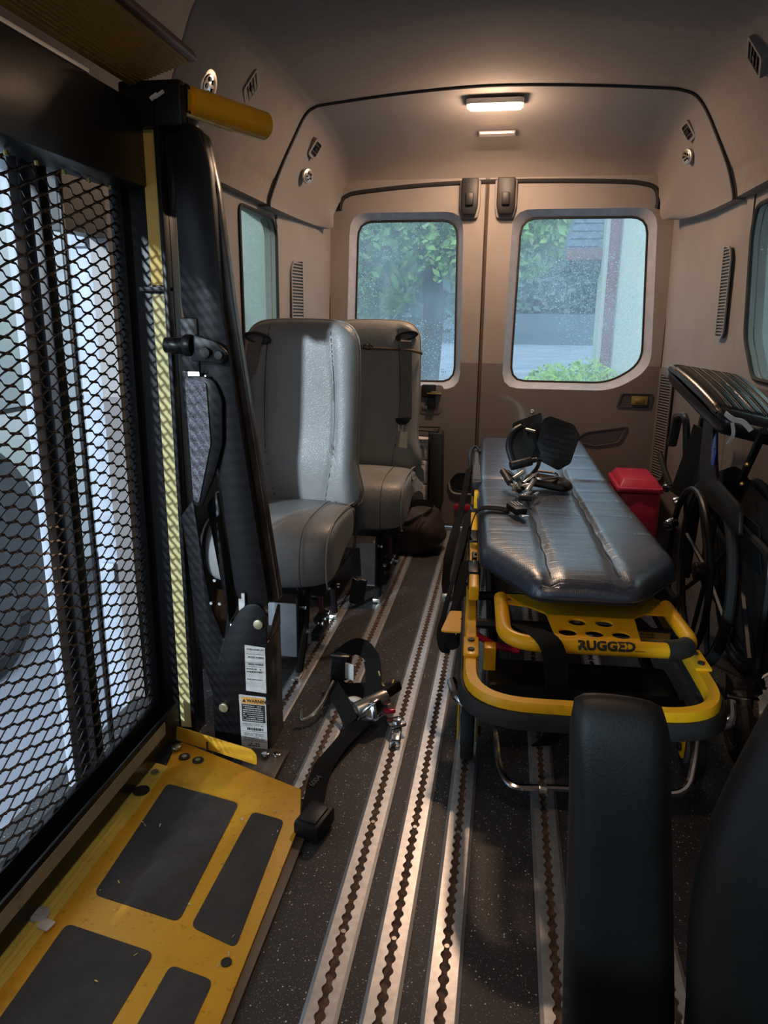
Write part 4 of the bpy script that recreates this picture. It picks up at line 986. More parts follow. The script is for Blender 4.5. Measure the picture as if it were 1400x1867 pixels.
for pts, wd in (([(-0.285, 1.50, 0.46), (-0.31, 1.20, 0.36), (-0.345, 0.95, 0.24), (-0.35, 0.85, 0.16), (-0.325, 0.80, 0.13), (-0.305, 0.85, 0.22), (-0.28, 0.95, 0.36)], (0.3, 0.9, 0.5)),
                ([(-0.282, 0.90, 0.42), (-0.30, 0.70, 0.34), (-0.335, 0.45, 0.25), (-0.345, 0.33, 0.21), (-0.325, 0.26, 0.19), (-0.30, 0.36, 0.22), (-0.28, 0.50, 0.30)], (0.3, 0.8, 0.6)),
                ([(-0.282, 0.50, 0.37), (-0.30, 0.38, 0.31), (-0.318, 0.26, 0.275), (-0.312, 0.16, 0.255), (-0.29, 0.14, 0.27), (-0.275, 0.20, 0.31)], (0.5, 0.6, 0.6))):
    bm = nb(); ribbon(bm, smooth_path(pts, 6), wd, 0.034, 0.003); hs_ = fin('hanging_strap', bm, M['web'], st, 'black hanging strap loop', local=True)
bm = nb(); box(bm, (-0.345, 0.83, 0.125), (0.04, 0.05, 0.03), None, 0.006); fin('strap_clip', bm, M['steel'], hs_, local=True)
bm = nb(); tube(bm, smooth_path([(-0.275, 1.50, 0.44), (-0.285, 1.62, 0.50), (-0.262, 1.72, 0.52), (-0.235, 1.62, 0.51)], 6), 0.007, 8); fin('cord_loop', bm, M['black'], st, local=True)

# ============================================================ LEG RESTS ON THE MATTRESS
def legrest(name, label, plate_c, rot, pad_c, armpts, ribbed, oct_):
    rt = root(name, label, 'footrest', (plate_c[0], plate_c[1], 0.505), 0, 'wheelchair footrests on the mattress')
    return rt
lr = root('ribbed_footrest', 'black wheelchair footrest with an octagonal ribbed plate standing on the mattress', 'footrest', (0.19, 2.66, 0.505), 0, 'wheelchair footrests on the mattress')
pc = Vector((0.198, 2.74, 0.648)); rm = Rz(-16) @ Rx(-12) @ Ry(10)
fpl = lambda u, v, d: pc + rm @ Vector((u, -d, v))
octo = rpoly([(-0.075, -0.075), (0.030, -0.098), (0.066, -0.062), (0.070, 0.045), (0.040, 0.078), (-0.055, 0.088), (-0.075, 0.07)], 0.008, 3)
bm = nb(); prism(bm, octo, fpl, -0.006, 0.006, 0.002); fpp = fin('footplate', bm, M['black'], lr, 'octagonal ribbed plate')
for k in range(7):
    bm = nb(); v = -0.062 + 0.021 * k; prism(bm, rrect(-0.052, v - 0.003, 0.052, v + 0.003, 0.0025, 2), fpl, 0.006, 0.0095); fin('rib', bm, M['rubber'], fpp)
bm = nb(); tube(bm, fillet([fpl(-0.05, -0.08, -0.012), (0.13, 2.70, 0.560), (0.09, 2.60, 0.530), (0.085, 2.42, 0.520)], 0.03, 4), 0.008, 8); fin('hanger_tube', bm, M['chrome'], lr)
cc = Vector((0.178, 2.585, 0.522)); rp_ = Rz(-8) @ Ry(6)
bm = nb(); pillow(bm, rpoly([(-0.10, -0.045), (0.055, -0.06), (0.075, 0.0), (0.055, 0.055), (-0.10, 0.055)], 0.025, 5), lambda u, v, d: cc + rp_ @ Vector((u, v, d)), 0.028, 0.012, 80, 14, 4, None, (-0.01, 0)); fin('calf_pad', bm, M['darkleather'], lr, 'black leather calf pad')
bm = nb(); tube(bm, fillet([(0.13, 2.63, 0.560), (0.188, 2.60, 0.562), (0.195, 2.55, 0.556), (0.12, 2.52, 0.552), (0.12, 2.56, 0.556)], 0.02, 5), 0.005, 8); fin('pad_bracket', bm, M['chrome'], lr)
for k, (a, b, r) in enumerate((((0.075, 2.50, 0.54), (0.125, 2.58, 0.565), .007), ((0.085, 2.40, 0.535), (0.11, 2.50, 0.552), .009), ((0.10, 2.42, 0.53), (0.07, 2.36, 0.527), .008), ((0.055, 2.47, 0.53), (0.095, 2.46, 0.542), .010), ((0.11, 2.38, 0.527), (0.125, 2.42, 0.53), .007))):
    bm = nb(); cyl(bm, a, b, r, 10, b=0.001); fin('clamp_piece', bm, M['chrome'] if k % 2 == 0 else M['steel'], lr)
lr2 = root('folded_footrest', 'black wheelchair footrest with a smooth tipped plate, left of the ribbed footrest on the mattress', 'footrest', (0.07, 2.62, 0.505), 0, 'wheelchair footrests on the mattress')
pc2 = Vector((0.088, 2.76, 0.662)); rm2 = Rz(18) @ Rx(-25) @ Ry(-8)
f2 = lambda u, v, d: pc2 + rm2 @ Vector((u, -d, v))
bm = nb(); prism(bm, rpoly([(-0.065, -0.095), (0.052, -0.080), (0.075, 0.085), (-0.045, 0.062)], 0.010, 4), f2, -0.006, 0.006, 0.002); p2 = fin('footplate', bm, M['black'], lr2, 'smooth black plate')
bm = nb(); cyl(bm, f2(-0.005, 0.03, 0.006), f2(0.022, 0.008, 0.03), 0.006, 8); fin('stud', bm, M['steel'], p2)
bm = nb(); sphere(bm, f2(0.04, 0.092, 0.0), 0.010, seg=10); fin('end_ball', bm, M['steel'], p2)
bm = nb(); tube(bm, smooth_path([f2(-0.02, 0.04, 0.012), f2(-0.06, 0.02, 0.015), f2(-0.085, -0.03, 0.012), f2(-0.080, -0.095, 0.010)], 6), 0.012, 10); fin('heel_loop', bm, M['black'], lr2, 'curved heel loop')
bm = nb(); prism(bm, rpoly([(-0.085, -0.01), (-0.055, 0.03), (0.0, 0.05), (0.02, -0.05), (-0.03, -0.11), (-0.075, -0.10)], 0.02, 4), f2, 0.004, 0.012, 0.002); fin('heel_flap', bm, M['darkleather'], lr2)
bm = nb(); cyl(bm, (0.030, 2.66, 0.568), (0.105, 2.69, 0.585), 0.017, 16, b=0.003); cyl(bm, (0.105, 2.69, 0.585), (0.118, 2.695, 0.588), 0.010, 10); fin('release_knob', bm, M['black'], lr2, 'black cylinder knob')
bm = nb(); cyl(bm, (0.112, 2.692, 0.586), (0.124, 2.697, 0.589), 0.009, 10); fin('knob_end', bm, M['chrome'], lr2)
bm = nb(); tube(bm, fillet([(0.02, 2.64, 0.55), (0.06, 2.55, 0.540), (0.07, 2.44, 0.535)], 0.02, 4), 0.009, 8); fin('hanger_tube', bm, M['black'], lr2)
bm = nb(); tube(bm, fillet([(0.010, 2.56, 0.558), (0.03, 2.50, 0.535), (0.065, 2.44, 0.53)], 0.02, 5), 0.006, 8); lv = fin('side_lever', bm, M['steel'], lr2)
bm = nb(); tube(bm, [(0.004, 2.575, 0.565), (0.030, 2.50, 0.540)], 0.012, 10); fin('lever_grip', bm, M['black'], lv, 'black grip')
for k, (a, b, r) in enumerate((((0.05, 2.46, 0.545), (0.062, 2.40, 0.535), .009), ((0.04, 2.52, 0.55), (0.075, 2.56, 0.57), .008), ((0.06, 2.35, 0.525), (0.10, 2.345, 0.525), .010), ((0.045, 2.42, 0.53), (0.05, 2.44, 0.55), .010))):
    bm = nb(); cyl(bm, a, b, r, 10, b=0.001); fin('clamp_piece', bm, M['steel'] if k % 2 else M['ink'], lr2)

# ============================================================ WHEELCHAIR, folded against the right wall
wc = root('wheelchair', 'folded black wheelchair standing against the right wall behind the stretcher', 'wheelchair', (0.70, 2.36, 0))
def torus(bm, c, R_, r, seg=48, s2=10, ax='x'):
    tube(bm, [(c[0], c[1] + R_ * math.cos(2 * PI * k / seg), c[2] + R_ * math.sin(2 * PI * k / seg)) for k in range(seg)], r, s2, True)
for x, nm in ((0.655, 'near'), (0.785, 'far')):
    c = (x, 2.36, 0.308); s = -1 if x < 0.7 else 1
    bm = nb(); torus(bm, c, 0.292, 0.0155); ty = fin('wheel', bm, M['rubber'], wc, 'large black wheel')
    bm = nb(); torus(bm, c, 0.268, 0.009); cyl(bm, (x - 0.03, c[1], c[2]), (x + 0.03, c[1], c[2]), 0.03, 16, b=0.004); fin('rim', bm, M['blackpaint'], ty)
    if s < 0:
        bm = nb(); torus(bm, (x - 0.05, 2.36, 0.308), 0.262, 0.0105); fin('hand_rim', bm, M['blackpaint'], ty, 'glossy black hand rim')
    for k in range(8):
        a = k * PI / 4 + 0.2; bm = nb()
        tube(bm, [(x + 0.012, c[1] + 0.02 * math.cos(a), c[2] + 0.02 * math.sin(a)), (x, c[1] + 0.262 * math.cos(a), c[2] + 0.262 * math.sin(a))], 0.008, 6); fin('spoke', bm, M['black'], ty)
for x in (0.672, 0.765):
    bm = nb(); tube(bm, fillet([(x, 1.84, 0.20), (x, 1.86, 0.52), (x, 2.58, 0.54), (x, 2.62, 0.20)], 0.06, 5), 0.0125, 8); fin('side_frame', bm, M['blackpaint'], wc)
    bm = nb(); tube(bm, fillet([(x, 2.60, 0.22), (x - 0.03, 2.66, 0.55), (x - 0.05, 2.68, 0.77), (x - 0.05, 2.80, 0.75), (x - 0.05, 2.84, 0.66)], 0.05, 6), 0.0125, 8); ph = fin('push_handle', bm, M['blackpaint'], wc, 'curved push handle')
    bm = nb(); tube(bm, [(x - 0.05, 2.80, 0.752), (x - 0.05, 2.85, 0.64)], 0.0185, 10); fin('grip', bm, M['rubber'], ph)
for a, b in (((0.672, 1.9, 0.22), (0.765, 2.5, 0.50)), ((0.765, 1.9, 0.22), (0.672, 2.5, 0.50))):
    bm = nb(); tube(bm, [a, b], 0.012, 8); fin('cross_brace', bm, M['blackpaint'], wc)
bm = nb(); prism(bm, rpoly([(2.02, 0.52), (2.50, 0.54), (2.52, 0.80), (2.44, 0.82), (2.30, 0.62), (2.05, 0.60)], 0.02, 4), fYZ(0.645), -0.006, 0.006, 0.002); sp_ = fin('side_panel', bm, M['black'], wc, 'black side panel')
bm = nb(); prism(bm, rpoly([(2.335, 0.655), (2.37, 0.66), (2.385, 0.72), (2.35, 0.76), (2.325, 0.70)], 0.004, 2), fYZ(0.638), -0.001, 0.001); fin('blue_label', bm, M['blue'], sp_, 'blue label', smooth=None)
bm = nb(); tube(bm, [(0.636, 2.355, 0.67), (0.636, 2.352, 0.745)], 0.0025, 5); tube(bm, [(0.636, 2.37, 0.70), (0.636, 2.335, 0.715)], 0.0025, 5); fin('label_emblem', bm, M['steel'], sp_)
bm = nb(); ribbon(bm, smooth_path([(0.68, 2.2, 0.56), (0.70, 2.2, 0.44), (0.72, 2.2, 0.40), (0.74, 2.2, 0.44), (0.76, 2.2, 0.56)], 5), (0, 1, 0), 0.40, 0.004); fin('seat_sling', bm, M['black'], wc)
bm = nb(); ribbon(bm, smooth_path([(0.62, 2.66, 0.62), (0.67, 2.60, 0.60), (0.715, 2.66, 0.62)], 5), (0, 0, 1), 0.26, 0.004); fin('back_sling', bm, M['black'], wc)
bm = nb(); prism(bm, rpoly([(1.92, 0.20), (2.58, 0.20), (2.60, 0.58), (2.35, 0.66), (1.95, 0.60)], 0.05, 5), fYZ(0.708), -0.004, 0.004, 0.002); fin('seat_upholstery', bm, M['web'], wc, 'folded black nylon upholstery')
bm = nb(); pillow(bm, rpoly([(1.72, 0.10), (2.00, 0.12), (2.02, 0.60), (1.90, 0.66), (1.74, 0.55)], 0.06, 6), lambda u, v, d: Vector((0.745 - d, u, v)), 0.045, 0.035, 80, 14, 4, None, (1.87, 0.36)); fin('added_dark_pouch', bm, M['web'], wc, 'added black pouch darkening the shaded area', smooth=60)  # pouch added to fill the dark shaded area beside the chair
for x in (0.63, 0.775):
    bm = nb(); torus(bm, (x, 1.80, 0.085), 0.066, 0.019, 28, 8); cyl(bm, (x - 0.012, 1.80, 0.085), (x + 0.012, 1.80, 0.085), 0.055, 20); cw = fin('caster', bm, M['rubber'], wc)
    bm = nb(); cyl(bm, (x - 0.02, 1.80, 0.085), (x + 0.02, 1.80, 0.085), 0.010, 10); fin('axle', bm, M['chrome'], cw)
    for s in (-1, 1):
        bm = nb(); prism(bm, rpoly([(1.79, 0.075), (1.81, 0.075), (1.86, 0.20), (1.80, 0.20)], 0.008, 3), fYZ(x + s * 0.026), -0.002, 0.002); fin('caster_fork', bm, M['blackpaint'], wc)
bm = nb(); tube(bm, fillet([(0.60, 2.70, 0.51), (0.585, 2.76, 0.56), (0.575, 2.82, 0.61)], 0.02, 4), 0.011, 8); fin('brake_lever', bm, M['black'], wc)
for p, q, r in (((0.60, 2.62, 0.47), (0.63, 2.62, 0.48), .017), ((0.585, 2.70, 0.50), (0.61, 2.72, 0.51), .015), ((0.575, 2.56, 0.40), (0.60, 2.58, 0.41), .02)):
    bm = nb(); cyl(bm, p, q, r, 12, b=0.002); fin('bracket_bolt', bm, M['chrome'], wc)
bm = nb(); tube(bm, fillet([(0.57, 1.72, 0.205), (0.62, 1.73, 0.195), (0.70, 1.80, 0.17)], 0.02, 4), 0.004, 6); fin('chrome_rod', bm, M['chrome'], wc)
bm = nb(); tube(bm, [(0.69, 2.10, 0.80), (0.70, 2.35, 0.52)], 0.012, 8); tube(bm, [(0.73, 2.12, 0.78), (0.73, 2.05, 0.50)], 0.012, 8); fin('arm_post', bm, M['blackpaint'], wc)
for k, (y, z) in enumerate(((2.14, 0.70), (2.16, 0.64), (2.20, 0.58))):
    bm = nb(); sphere(bm, (0.672, y, z), 0.007, seg=8); fin('rivet', bm, M['brass'], wc)

# padded cushion on top of the chair
Ac = Vector((.52, 2.60, .965)); Bc = Vector((.735, 2.53, .935)); Cc = Vector((.80, 2.10, .80)); Dc = Vector((.60, 2.18, .84))
def quad(u, v): return (Ac * (1 - u) + Bc * u) * (1 - v) + (Dc * (1 - u) + Cc * u) * v
nrm = (Dc - Ac).cross(Bc - Ac).normalized(); nrm = nrm if nrm.z > 0 else -nrm
def exc(u, v, s):
    h = 0
    for k in range(-2, 3): h -= 0.004 * math.exp(-((u - 0.5 - 0.14 * k) / 0.012) ** 2) * (1 if 0.14 < v < 0.86 else 0)
    for q in (0.12, 0.88): h -= 0.004 * math.exp(-((v - q) / 0.012) ** 2)
    return h + 0.012 * math.sin(v * PI)
cs = root('padded_cushion', 'shiny black stitched leather cushion lying tilted on top of the wheelchair', 'cushion', (.66, 2.35, .82))
bm = nb(); pillow(bm, rrect(0, 0, 1, 1, 0.10, 6), lambda u, v, d: quad(u, v) + nrm * (d - 0.03), 0.028, 0.055, 140, 34, 7.0, exc, (0.5, 0.5)); cb = fin('cover', bm, M['cushleather'], cs, smooth=60)
bm = nb(); tube(bm, [quad(0.015, v) + nrm * (-0.018) for v in [0.08 + 0.84 * k / 20 for k in range(21)]], 0.004, 6); fin('piping', bm, M['cushleather'], cb)
for k in range(-2, 3):
    bm = nb(); u = 0.5 + 0.14 * k; tube(bm, [quad(u, v) + nrm * (-0.002 + 0.012 * math.sin(v * PI)) for v in [0.13 + 0.74 * j / 20 for j in range(21)]], 0.0014, 4); fin('stitching', bm, M['seam'], cb)
bm = nb(); ribbon(bm, smooth_path([quad(0.06, 0.98) + nrm * -0.005, quad(0.12, 1.03) + nrm * -0.01, quad(0.25, 1.02) + nrm * -0.012, quad(0.36, 1.03) + nrm * -0.03], 4), nrm, 0.014, 0.003); ribbon(bm, smooth_path([quad(0.12, 1.03) + nrm * -0.02, quad(0.15, 1.05) + nrm * -0.05, quad(0.14, 1.03) + nrm * -0.085], 4), (1, 0, 0), 0.009, 0.003); fin('torn_lining', bm, M['paper'], cs, 'white torn lining showing at the end')

# crumpled tissue caught on the wheelchair front
bm = nb(); random.seed(4)
P = [(0.66, 1.735, 0.245), (0.672, 1.74, 0.205), (0.66, 1.72, 0.165), (0.668, 1.71, 0.125)]
t = nb(); ribbon(t, smooth_path([(0.655, 1.72, 0.275), (0.672, 1.715, 0.24), (0.655, 1.70, 0.20), (0.668, 1.69, 0.16), (0.650, 1.68, 0.13)], 6), (1, 0.3, 0.2), 0.045, 0.003)
for v in t.verts: v.co += Vector((random.uniform(-.006, .006), random.uniform(-.008, .008), random.uniform(-.006, .006)))
merge(bm, t); ribbon(bm, smooth_path([(0.64, 1.70, 0.17), (0.665, 1.68, 0.18), (0.69, 1.69, 0.165)], 5), (0.2, 0.2, 1), 0.05, 0.003)
tagm('tissue', bm, M['paper'], 'crumpled white tissue caught low on the wheelchair at the right edge', 'tissue', smooth=None)

# red box
rb = root('red_box', 'red plastic lidded box standing between the stretcher and the right wall', 'box', (0.60, 3.42, 0))
bm = nb(); prism(bm, rrect(0.515, 3.27, 0.695, 3.60, 0.02), fXY(0), 0.0, 0.350, 0.008); fin('body', bm, M['red'], rb)
bm = nb(); prism(bm, rrect(0.505, 3.26, 0.705, 3.61, 0.022), fXY(0), 0.353, 0.377, 0.006); ld = fin('lid', bm, M['red'], rb)
bm = nb(); t = nb(); bmesh.ops.create_cube(t, size=1)
for v in t.verts:
    k = 0.80 if v.co.z > 0 else 1.0
    v.co = Vector((0.605 + v.co.x * 0.18 * k, 3.435 + v.co.y * 0.32 * k, 0.393 + v.co.z * 0.034))
bev(t, t.faces, 0.008); merge(bm, t); fin('raised_panel', bm, M['red'], ld)

# ============================================================ WHEELCHAIR LIFT in the side doorway
lift = root('wheelchair_lift', 'black wheelchair lift folded upright in the side doorway, with a steel mesh platform', 'lift', (-0.80, 1.55, 0))
XM = -0.875
# mesh: raised expanded steel, each strand zigzags between the knots
bm = nb(); SW, LW = 0.0285, 0.078
z0, z1, y0, y1 = 0.075, 1.365, 0.18, 1.635
nr = int((z1 - z0) / SW); nc = int((y1 - y0) / (LW / 2))
def strand(i, up_):
    pts = []
    for k in range(nc + 1):
        y = y0 + k * LW / 2; odd = (k % 2) ^ (i % 2)
        z = z0 + i * SW / 1.0 * 0.5 * 1.0 + 0
        pts.append((y, odd))
    return pts
# knots on a staggered lattice: (column k, row j) with rows half a pitch apart on odd columns
def knot(k, j): return (y0 + k * LW / 2, z0 + j * SW + (SW / 2 if k % 2 else 0.0))
def bar(bm, A, B, tx):
    (ya, za), (yb, zb) = A, B; d = Vector((0, yb - ya, zb - za)); L_ = d.length; d.normalize(); w_ = Vector((0.80, 0, 0.0)) + Vector((0, -d.z, d.y)) * tx
    w_.normalize(); n_ = d.cross(w_)
    f = 0.0085 if True else 0
    # S-shaped: leave each knot level, cross steeply
    hw_ = 0.0031 if tx > 0 else 0.0023; q0 = 0.24 if tx > 0 else 0.16
    pts = [Vector((XM, ya, za)), Vector((XM + 0.002, ya + (yb - ya) * (0.24 if tx > 0 else 0.36), za + (zb - za) * q0)), Vector((XM - 0.001, ya + (yb - ya) * (0.76 if tx > 0 else 0.66), za + (zb - za) * (1 - q0))), Vector((XM, yb, zb))]
    rows = []
    for p in pts: rows.append([bm.verts.new(p + w_ * hw_ + n_ * 0.0011), bm.verts.new(p - w_ * hw_ + n_ * 0.0011), bm.verts.new(p - w_ * hw_ - n_ * 0.0011), bm.verts.new(p + w_ * hw_ - n_ * 0.0011)])
    for i in range(3):
        for q in range(4): bm.faces.new((rows[i][q], rows[i][(q + 1) % 4], rows[i + 1][(q + 1) % 4], rows[i + 1][q]))
for k in range(nc):
    for j in range(nr):
        a = knot(k, j)
        if k % 2 == 0: b1, b2 = knot(k + 1, j), (knot(k + 1, j - 1) if j else None)
        else: b1, b2 = (knot(k + 1, j + 1) if j + 1 <= nr else None), knot(k + 1, j)
        if b1: bar(bm, a, b1, 0.9)
        if b2: bar(bm, a, b2, -0.9)
me_ = fin('platform_mesh', bm, M['meshsteel'], lift, 'brown-black expanded steel mesh', smooth=None, recalc=False); me_['kind'] = 'stuff'
# knots, slightly proud and worn bright
bm = nb()
for k in range(0, nc + 1):
    for j in range(nr):
        y, z = knot(k, j); p = Vector((XM + 0.003, y, z)); s = 0.0036
        vs = [bm.verts.new(p + Vector(o)) for o in ((0, -s * 1.4, 0), (0, 0, -s), (0, s * 1.4, 0), (0, 0, s), (0.0022, 0, 0))]
        for a, b in ((0, 1), (1, 2), (2, 3), (3, 0)): bm.faces.new((vs[a], vs[b], vs[4]))
kn = fin('mesh_knots', bm, M['knot'], lift, 'worn brighter knots of the mesh', smooth=None, recalc=False); kn['kind'] = 'stuff'
# frame around the mesh: bottom rail, top beam, end webs
bm = nb(); box2(bm, (-0.885, 0.15, 0.03), (-0.865, 1.66, 0.095), 0.002); box2(bm, (-0.870, 0.15, 0.028), (-0.802, 1.60, 0.040), 0.002); box2(bm, (-0.806, 0.15, 0.028), (-0.798, 1.60, 0.115), 0.002); br_ = fin('bottom_rail', bm, M['blackpaint'], lift)
bm = nb(); box2(bm, (-0.799, 0.15, 0.070), (-0.7965, 1.52, 0.103)); fin('grip_stripe', bm, M['stripgrey'], br_, 'dusty beige stripe along the rail', smooth=None)
bm = nb(); box2(bm, (-0.89, 0.15, 1.355), (-0.80, 1.66, 1.52), 0.004); tb = fin('top_beam', bm, M['blackpaint'], lift)
bm = nb(); box2(bm, (-0.82, 0.15, 1.526), (-0.81, 1.44, 1.534), 0.001); fin('top_edge_strip', bm, M['white'], tb, 'white strip along the top edge')
for k in range(5):
    bm = nb(); cyl(bm, (-0.86, 1.235 + 0.085 * k, 1.352), (-0.86, 1.235 + 0.085 * k, 1.344), 0.0045, 8); fin('rivet', bm, M['brass'], tb)
bm = nb(); prism(bm, [(-0.885, 0.03), (-0.755, 0.02), (-0.755, 1.52), (-0.885, 1.52)], fXZ(1.625), 0.0, 0.006, 0.001); box2(bm, (-0.765, 1.60, 0.02), (-0.755, 1.665, 1.52), 0.001); box2(bm, (-0.885, 1.61, 0.03), (-0.855, 1.64, 1.5), 0.002); ew = fin('side_web', bm, M['blackpaint'], lift)
for za, zb, mt2, lb_ in ((1.150, 1.495, 'yellowtape', 'upper yellow reflective strip'), (0.03, 1.130, 'strip', 'long yellow reflective strip')):
    bm = nb(); prism(bm, [(-0.8045, za), (-0.7705, za), (-0.7705, zb), (-0.8045, zb)], fXZ(1.6235), -0.001, 0.001); fin('reflective_strip', bm, M[mt2], ew, lb_, smooth=None)
bm = nb(); box2(bm, (-0.83, 1.612, 1.136), (-0.755, 1.626, 1.146), 0.001); fin('strip_joint', bm, M['black'], ew)
bm = nb(); box2(bm, (-0.770, 1.6195, 0.05), (-0.760, 1.6245, 1.12), 0.001); fin('edge_channel', bm, M['greycoat'], ew, 'scuffed grey edge')
for z in (0.33, 0.52, 0.76, 1.05):
    bm = nb(); cyl(bm, (-0.764, 1.620, z), (-0.764, 1.612, z), 0.005, 8); fin('screw', bm, M['chrome'], ew)
# outer posts standing beyond the mesh
for y, wd, xx in ((1.427, 0.034, -0.95),):
    bm = nb(); box2(bm, (xx - 0.03, y - wd / 2, 0.0), (xx + 0.03, y + wd / 2, 1.52), 0.004); fin('outer_post', bm, M['blackpaint'], lift)
bm = nb(); box2(bm, (-0.975, 1.370, 0.0), (-0.955, 1.402, 1.52), 0.004); fin('outer_post', bm, M['jamb'], lift, 'grey outer post')
bm = nb(); box2(bm, (-0.955, 1.522, 0.0), (-0.945, 1.534, 1.52), 0.002); fin('outer_post', bm, M['blackpaint'], lift, 'thin dark outer rod')
# plate folded inwards over the top
pl_n = Vector((0.115, 0, 0.060)).normalized()
bm = nb(); prism(bm, [(0.15, 0.0), (1.60, 0.0), (1.66, 0.135), (0.15, 0.135)], lambda u, v, d: Vector((-0.81, u, 1.548)) + pl_n * v + Vector((-pl_n.z, 0, pl_n.x)) * d, 0.0, 0.014, 0.002); tp = fin('barrier_plate', bm, M['barrier'], lift, 'ribbed brown-yellow barrier plate')
bm = nb(); prism(bm, [(0.15, 0.128), (1.657, 0.128), (1.662, 0.142), (0.15, 0.142)], lambda u, v, d: Vector((-0.81, u, 1.548)) + pl_n * v + Vector((-pl_n.z, 0, pl_n.x)) * d, -0.004, 0.018, 0.002); fin('plate_edge', bm, M['maroonedge'], tp, 'dark maroon edge')
bm = nb()
for k in range(15):
    v = 0.012 + 0.008 * k
    prism(bm, [(0.15, v), (1.60 + v * 0.4, v), (1.60 + v * 0.4, v + 0.003), (0.15, v + 0.003)], lambda u, v, d: Vector((-0.81, u, 1.548)) + pl_n * v + Vector((-pl_n.z, 0, pl_n.x)) * d, -0.0025, 0.0)
rb2 = fin('tread_ribs', bm, M['barrier'], tp, smooth=None); rb2['kind'] = 'stuff'
# head bracket and handrail
bm = nb(); box2(bm, (-0.84, 1.60, 1.47), (-0.700, 1.66, 1.560), 0.006); prism(bm, rpoly([(-0.745, 1.30), (-0.722, 1.40), (-0.695, 1.475), (-0.695, 1.56), (-0.77, 1.56), (-0.77, 1.30)], 0.01, 3), fXZ(1.63), 0, 0.05, 0.003); hb = fin('head_bracket', bm, M['blackpaint'], lift)
bm = nb(); tube(bm, [(-0.755, 1.597, 1.525), (-0.735, 1.595, 1.535)], 0.004, 6); tube(bm, [(-0.765, 1.597, 1.522), (-0.750, 1.596, 1.530)], 0.005, 6); fin('worn_edge', bm, M['white'], hb, 'bare white chips')
bm = nb(); tube(bm, [(-0.705, 1.635, 1.527), (-0.648, 1.73, 1.522), (-0.590, 1.83, 1.517)], 0.031, 20); bev_e = [e for e in bm.edges if len(e.link_faces) == 2 and any(len(f.verts) > 4 for f in e.link_faces)]; bmesh.ops.bevel(bm, geom=bev_e, offset=0.008, segments=2, affect='EDGES'); hr = fin('handrail', bm, M['yellowgloss'], lift, 'thick yellow hand rail tube')
bm = nb(); cyl(bm, (-0.5905, 1.829, 1.510), (-0.588, 1.8335, 1.510), 0.004, 8); fin('end_screw', bm, M['ink'], hr)
bm = nb(); tube(bm, [(-0.700, 1.625, 1.497), (-0.64, 1.735, 1.490)], 0.004, 6); fin('rail_edge', bm, M['strip'], hr)
# tall arm
A0 = (-0.722, 1.485); 
bm = nb(); prism(bm, rpoly([(-0.728, 1.43), (-0.700, 1.482), (-0.667, 1.470), (-0.647, 1.40), (-0.633, 1.10), (-0.545, 0.40), (-0.605, 0.37), (-0.632, 0.43), (-0.672, 0.85), (-0.728, 1.10)], 0.02, 5), fXZ(1.605), 0, 0.035, 0.003); arm = fin('lift_arm', bm, M['blackpaint'], lift)
bm = nb(); prism(bm, rpoly([(-0.700, 1.480), (-0.666, 1.464), (-0.645, 1.36), (-0.618, 1.10), (-0.528, 0.40), (-0.560, 0.395), (-0.655, 1.10), (-0.686, 1.40)], 0.012, 4), fXZ(1.640), 0, 0.03, 0.003); fin('arm_flange', bm, M['scuffed'], arm, 'scuffed shiny flange of the arm')
bm = nb(); prism(bm, [(-0.6485 + 0.006 * math.cos(a), 1.345 + 0.030 * math.sin(a)) for a in [k * PI / 8 for k in range(16)]], fXZ(1.6385), -0.0015, 0.0); fin('slot', bm, M['ink'], arm)
# second link, behind and left of the arm
bm = nb(); prism(bm, rpoly([(-0.712, 0.80), (-0.690, 0.83), (-0.672, 0.80), (-0.612, 0.36), (-0.640, 0.34)], 0.012, 4), fXZ(1.68), 0, 0.03, 0.003); fin('lower_link', bm, M['blackpaint'], lift)
bm = nb(); prism(bm, rpoly([(-0.735, 0.62), (-0.705, 0.66), (-0.668, 0.34), (-0.690, 0.30)], 0.01, 4), fXZ(1.70), 0, 0.03, 0.003); fin('lower_link', bm, M['blackpaint'], lift)
for x, z in ((-0.678, 0.46), (-0.668, 0.40), (-0.69, 0.40)):
    bm = nb(); cyl(bm, (x, 1.60, z), (x, 1.592, z), 0.004, 8); fin('screw', bm, M['steel'], lift)
# base tower plate with its round ear
tw = rpoly([(-0.755, 0.62), (-0.722, 0.66), (-0.705, 0.48), (-0.691, 0.385), (-0.6625, 0.303), (-0.643, 0.345), (-0.618, 0.386), (-0.598, 0.402), (-0.570, 0.405), (-0.552, 0.385), (-0.551, 0.30), (-0.553, 0.0), (-0.700, 0.0), (-0.700, 0.155), (-0.718, 0.22), (-0.735, 0.35), (-0.745, 0.5)], 0.008, 3)
bm = nb(); prism(bm, tw, fXZ(1.596), 0, 0.008, 0.002); tower = fin('base_tower', bm, M['blackpaint'], lift)
bm = nb(); box2(bm, (-0.62, 1.605, 0.0), (-0.552, 1.715, 0.30), 0.004); prism(bm, rpoly([(1.62, 0.30), (1.715, 0.30), (1.715, 0.365), (1.66, 0.33)], 0.01, 3), fYZ(-0.552), -0.006, 0.0, 0.001); box2(bm, (-0.70, 1.61, 0.0), (-0.60, 1.75, 0.06), 0.004); fin('tower_box', bm, M['scuffed'], tower)
for x, z in ((-0.5700, 0.354), (-0.670, 0.117)):
    bm = nb(); cyl(bm, (x, 1.597, z), (x, 1.588, z), 0.0125, 20, b=0.002); fin('pivot_pin', bm, M['brassy'], tower, 'pale brass pivot pin')
bm = nb(); box2(bm, (-0.62, 1.597, 0.385), (-0.606, 1.600, 0.415)); box2(bm, (-0.612, 1.596, 0.40), (-0.604, 1.600, 0.43)); fin('grease_smear', bm, M['white'], tower, 'pale grease smear')
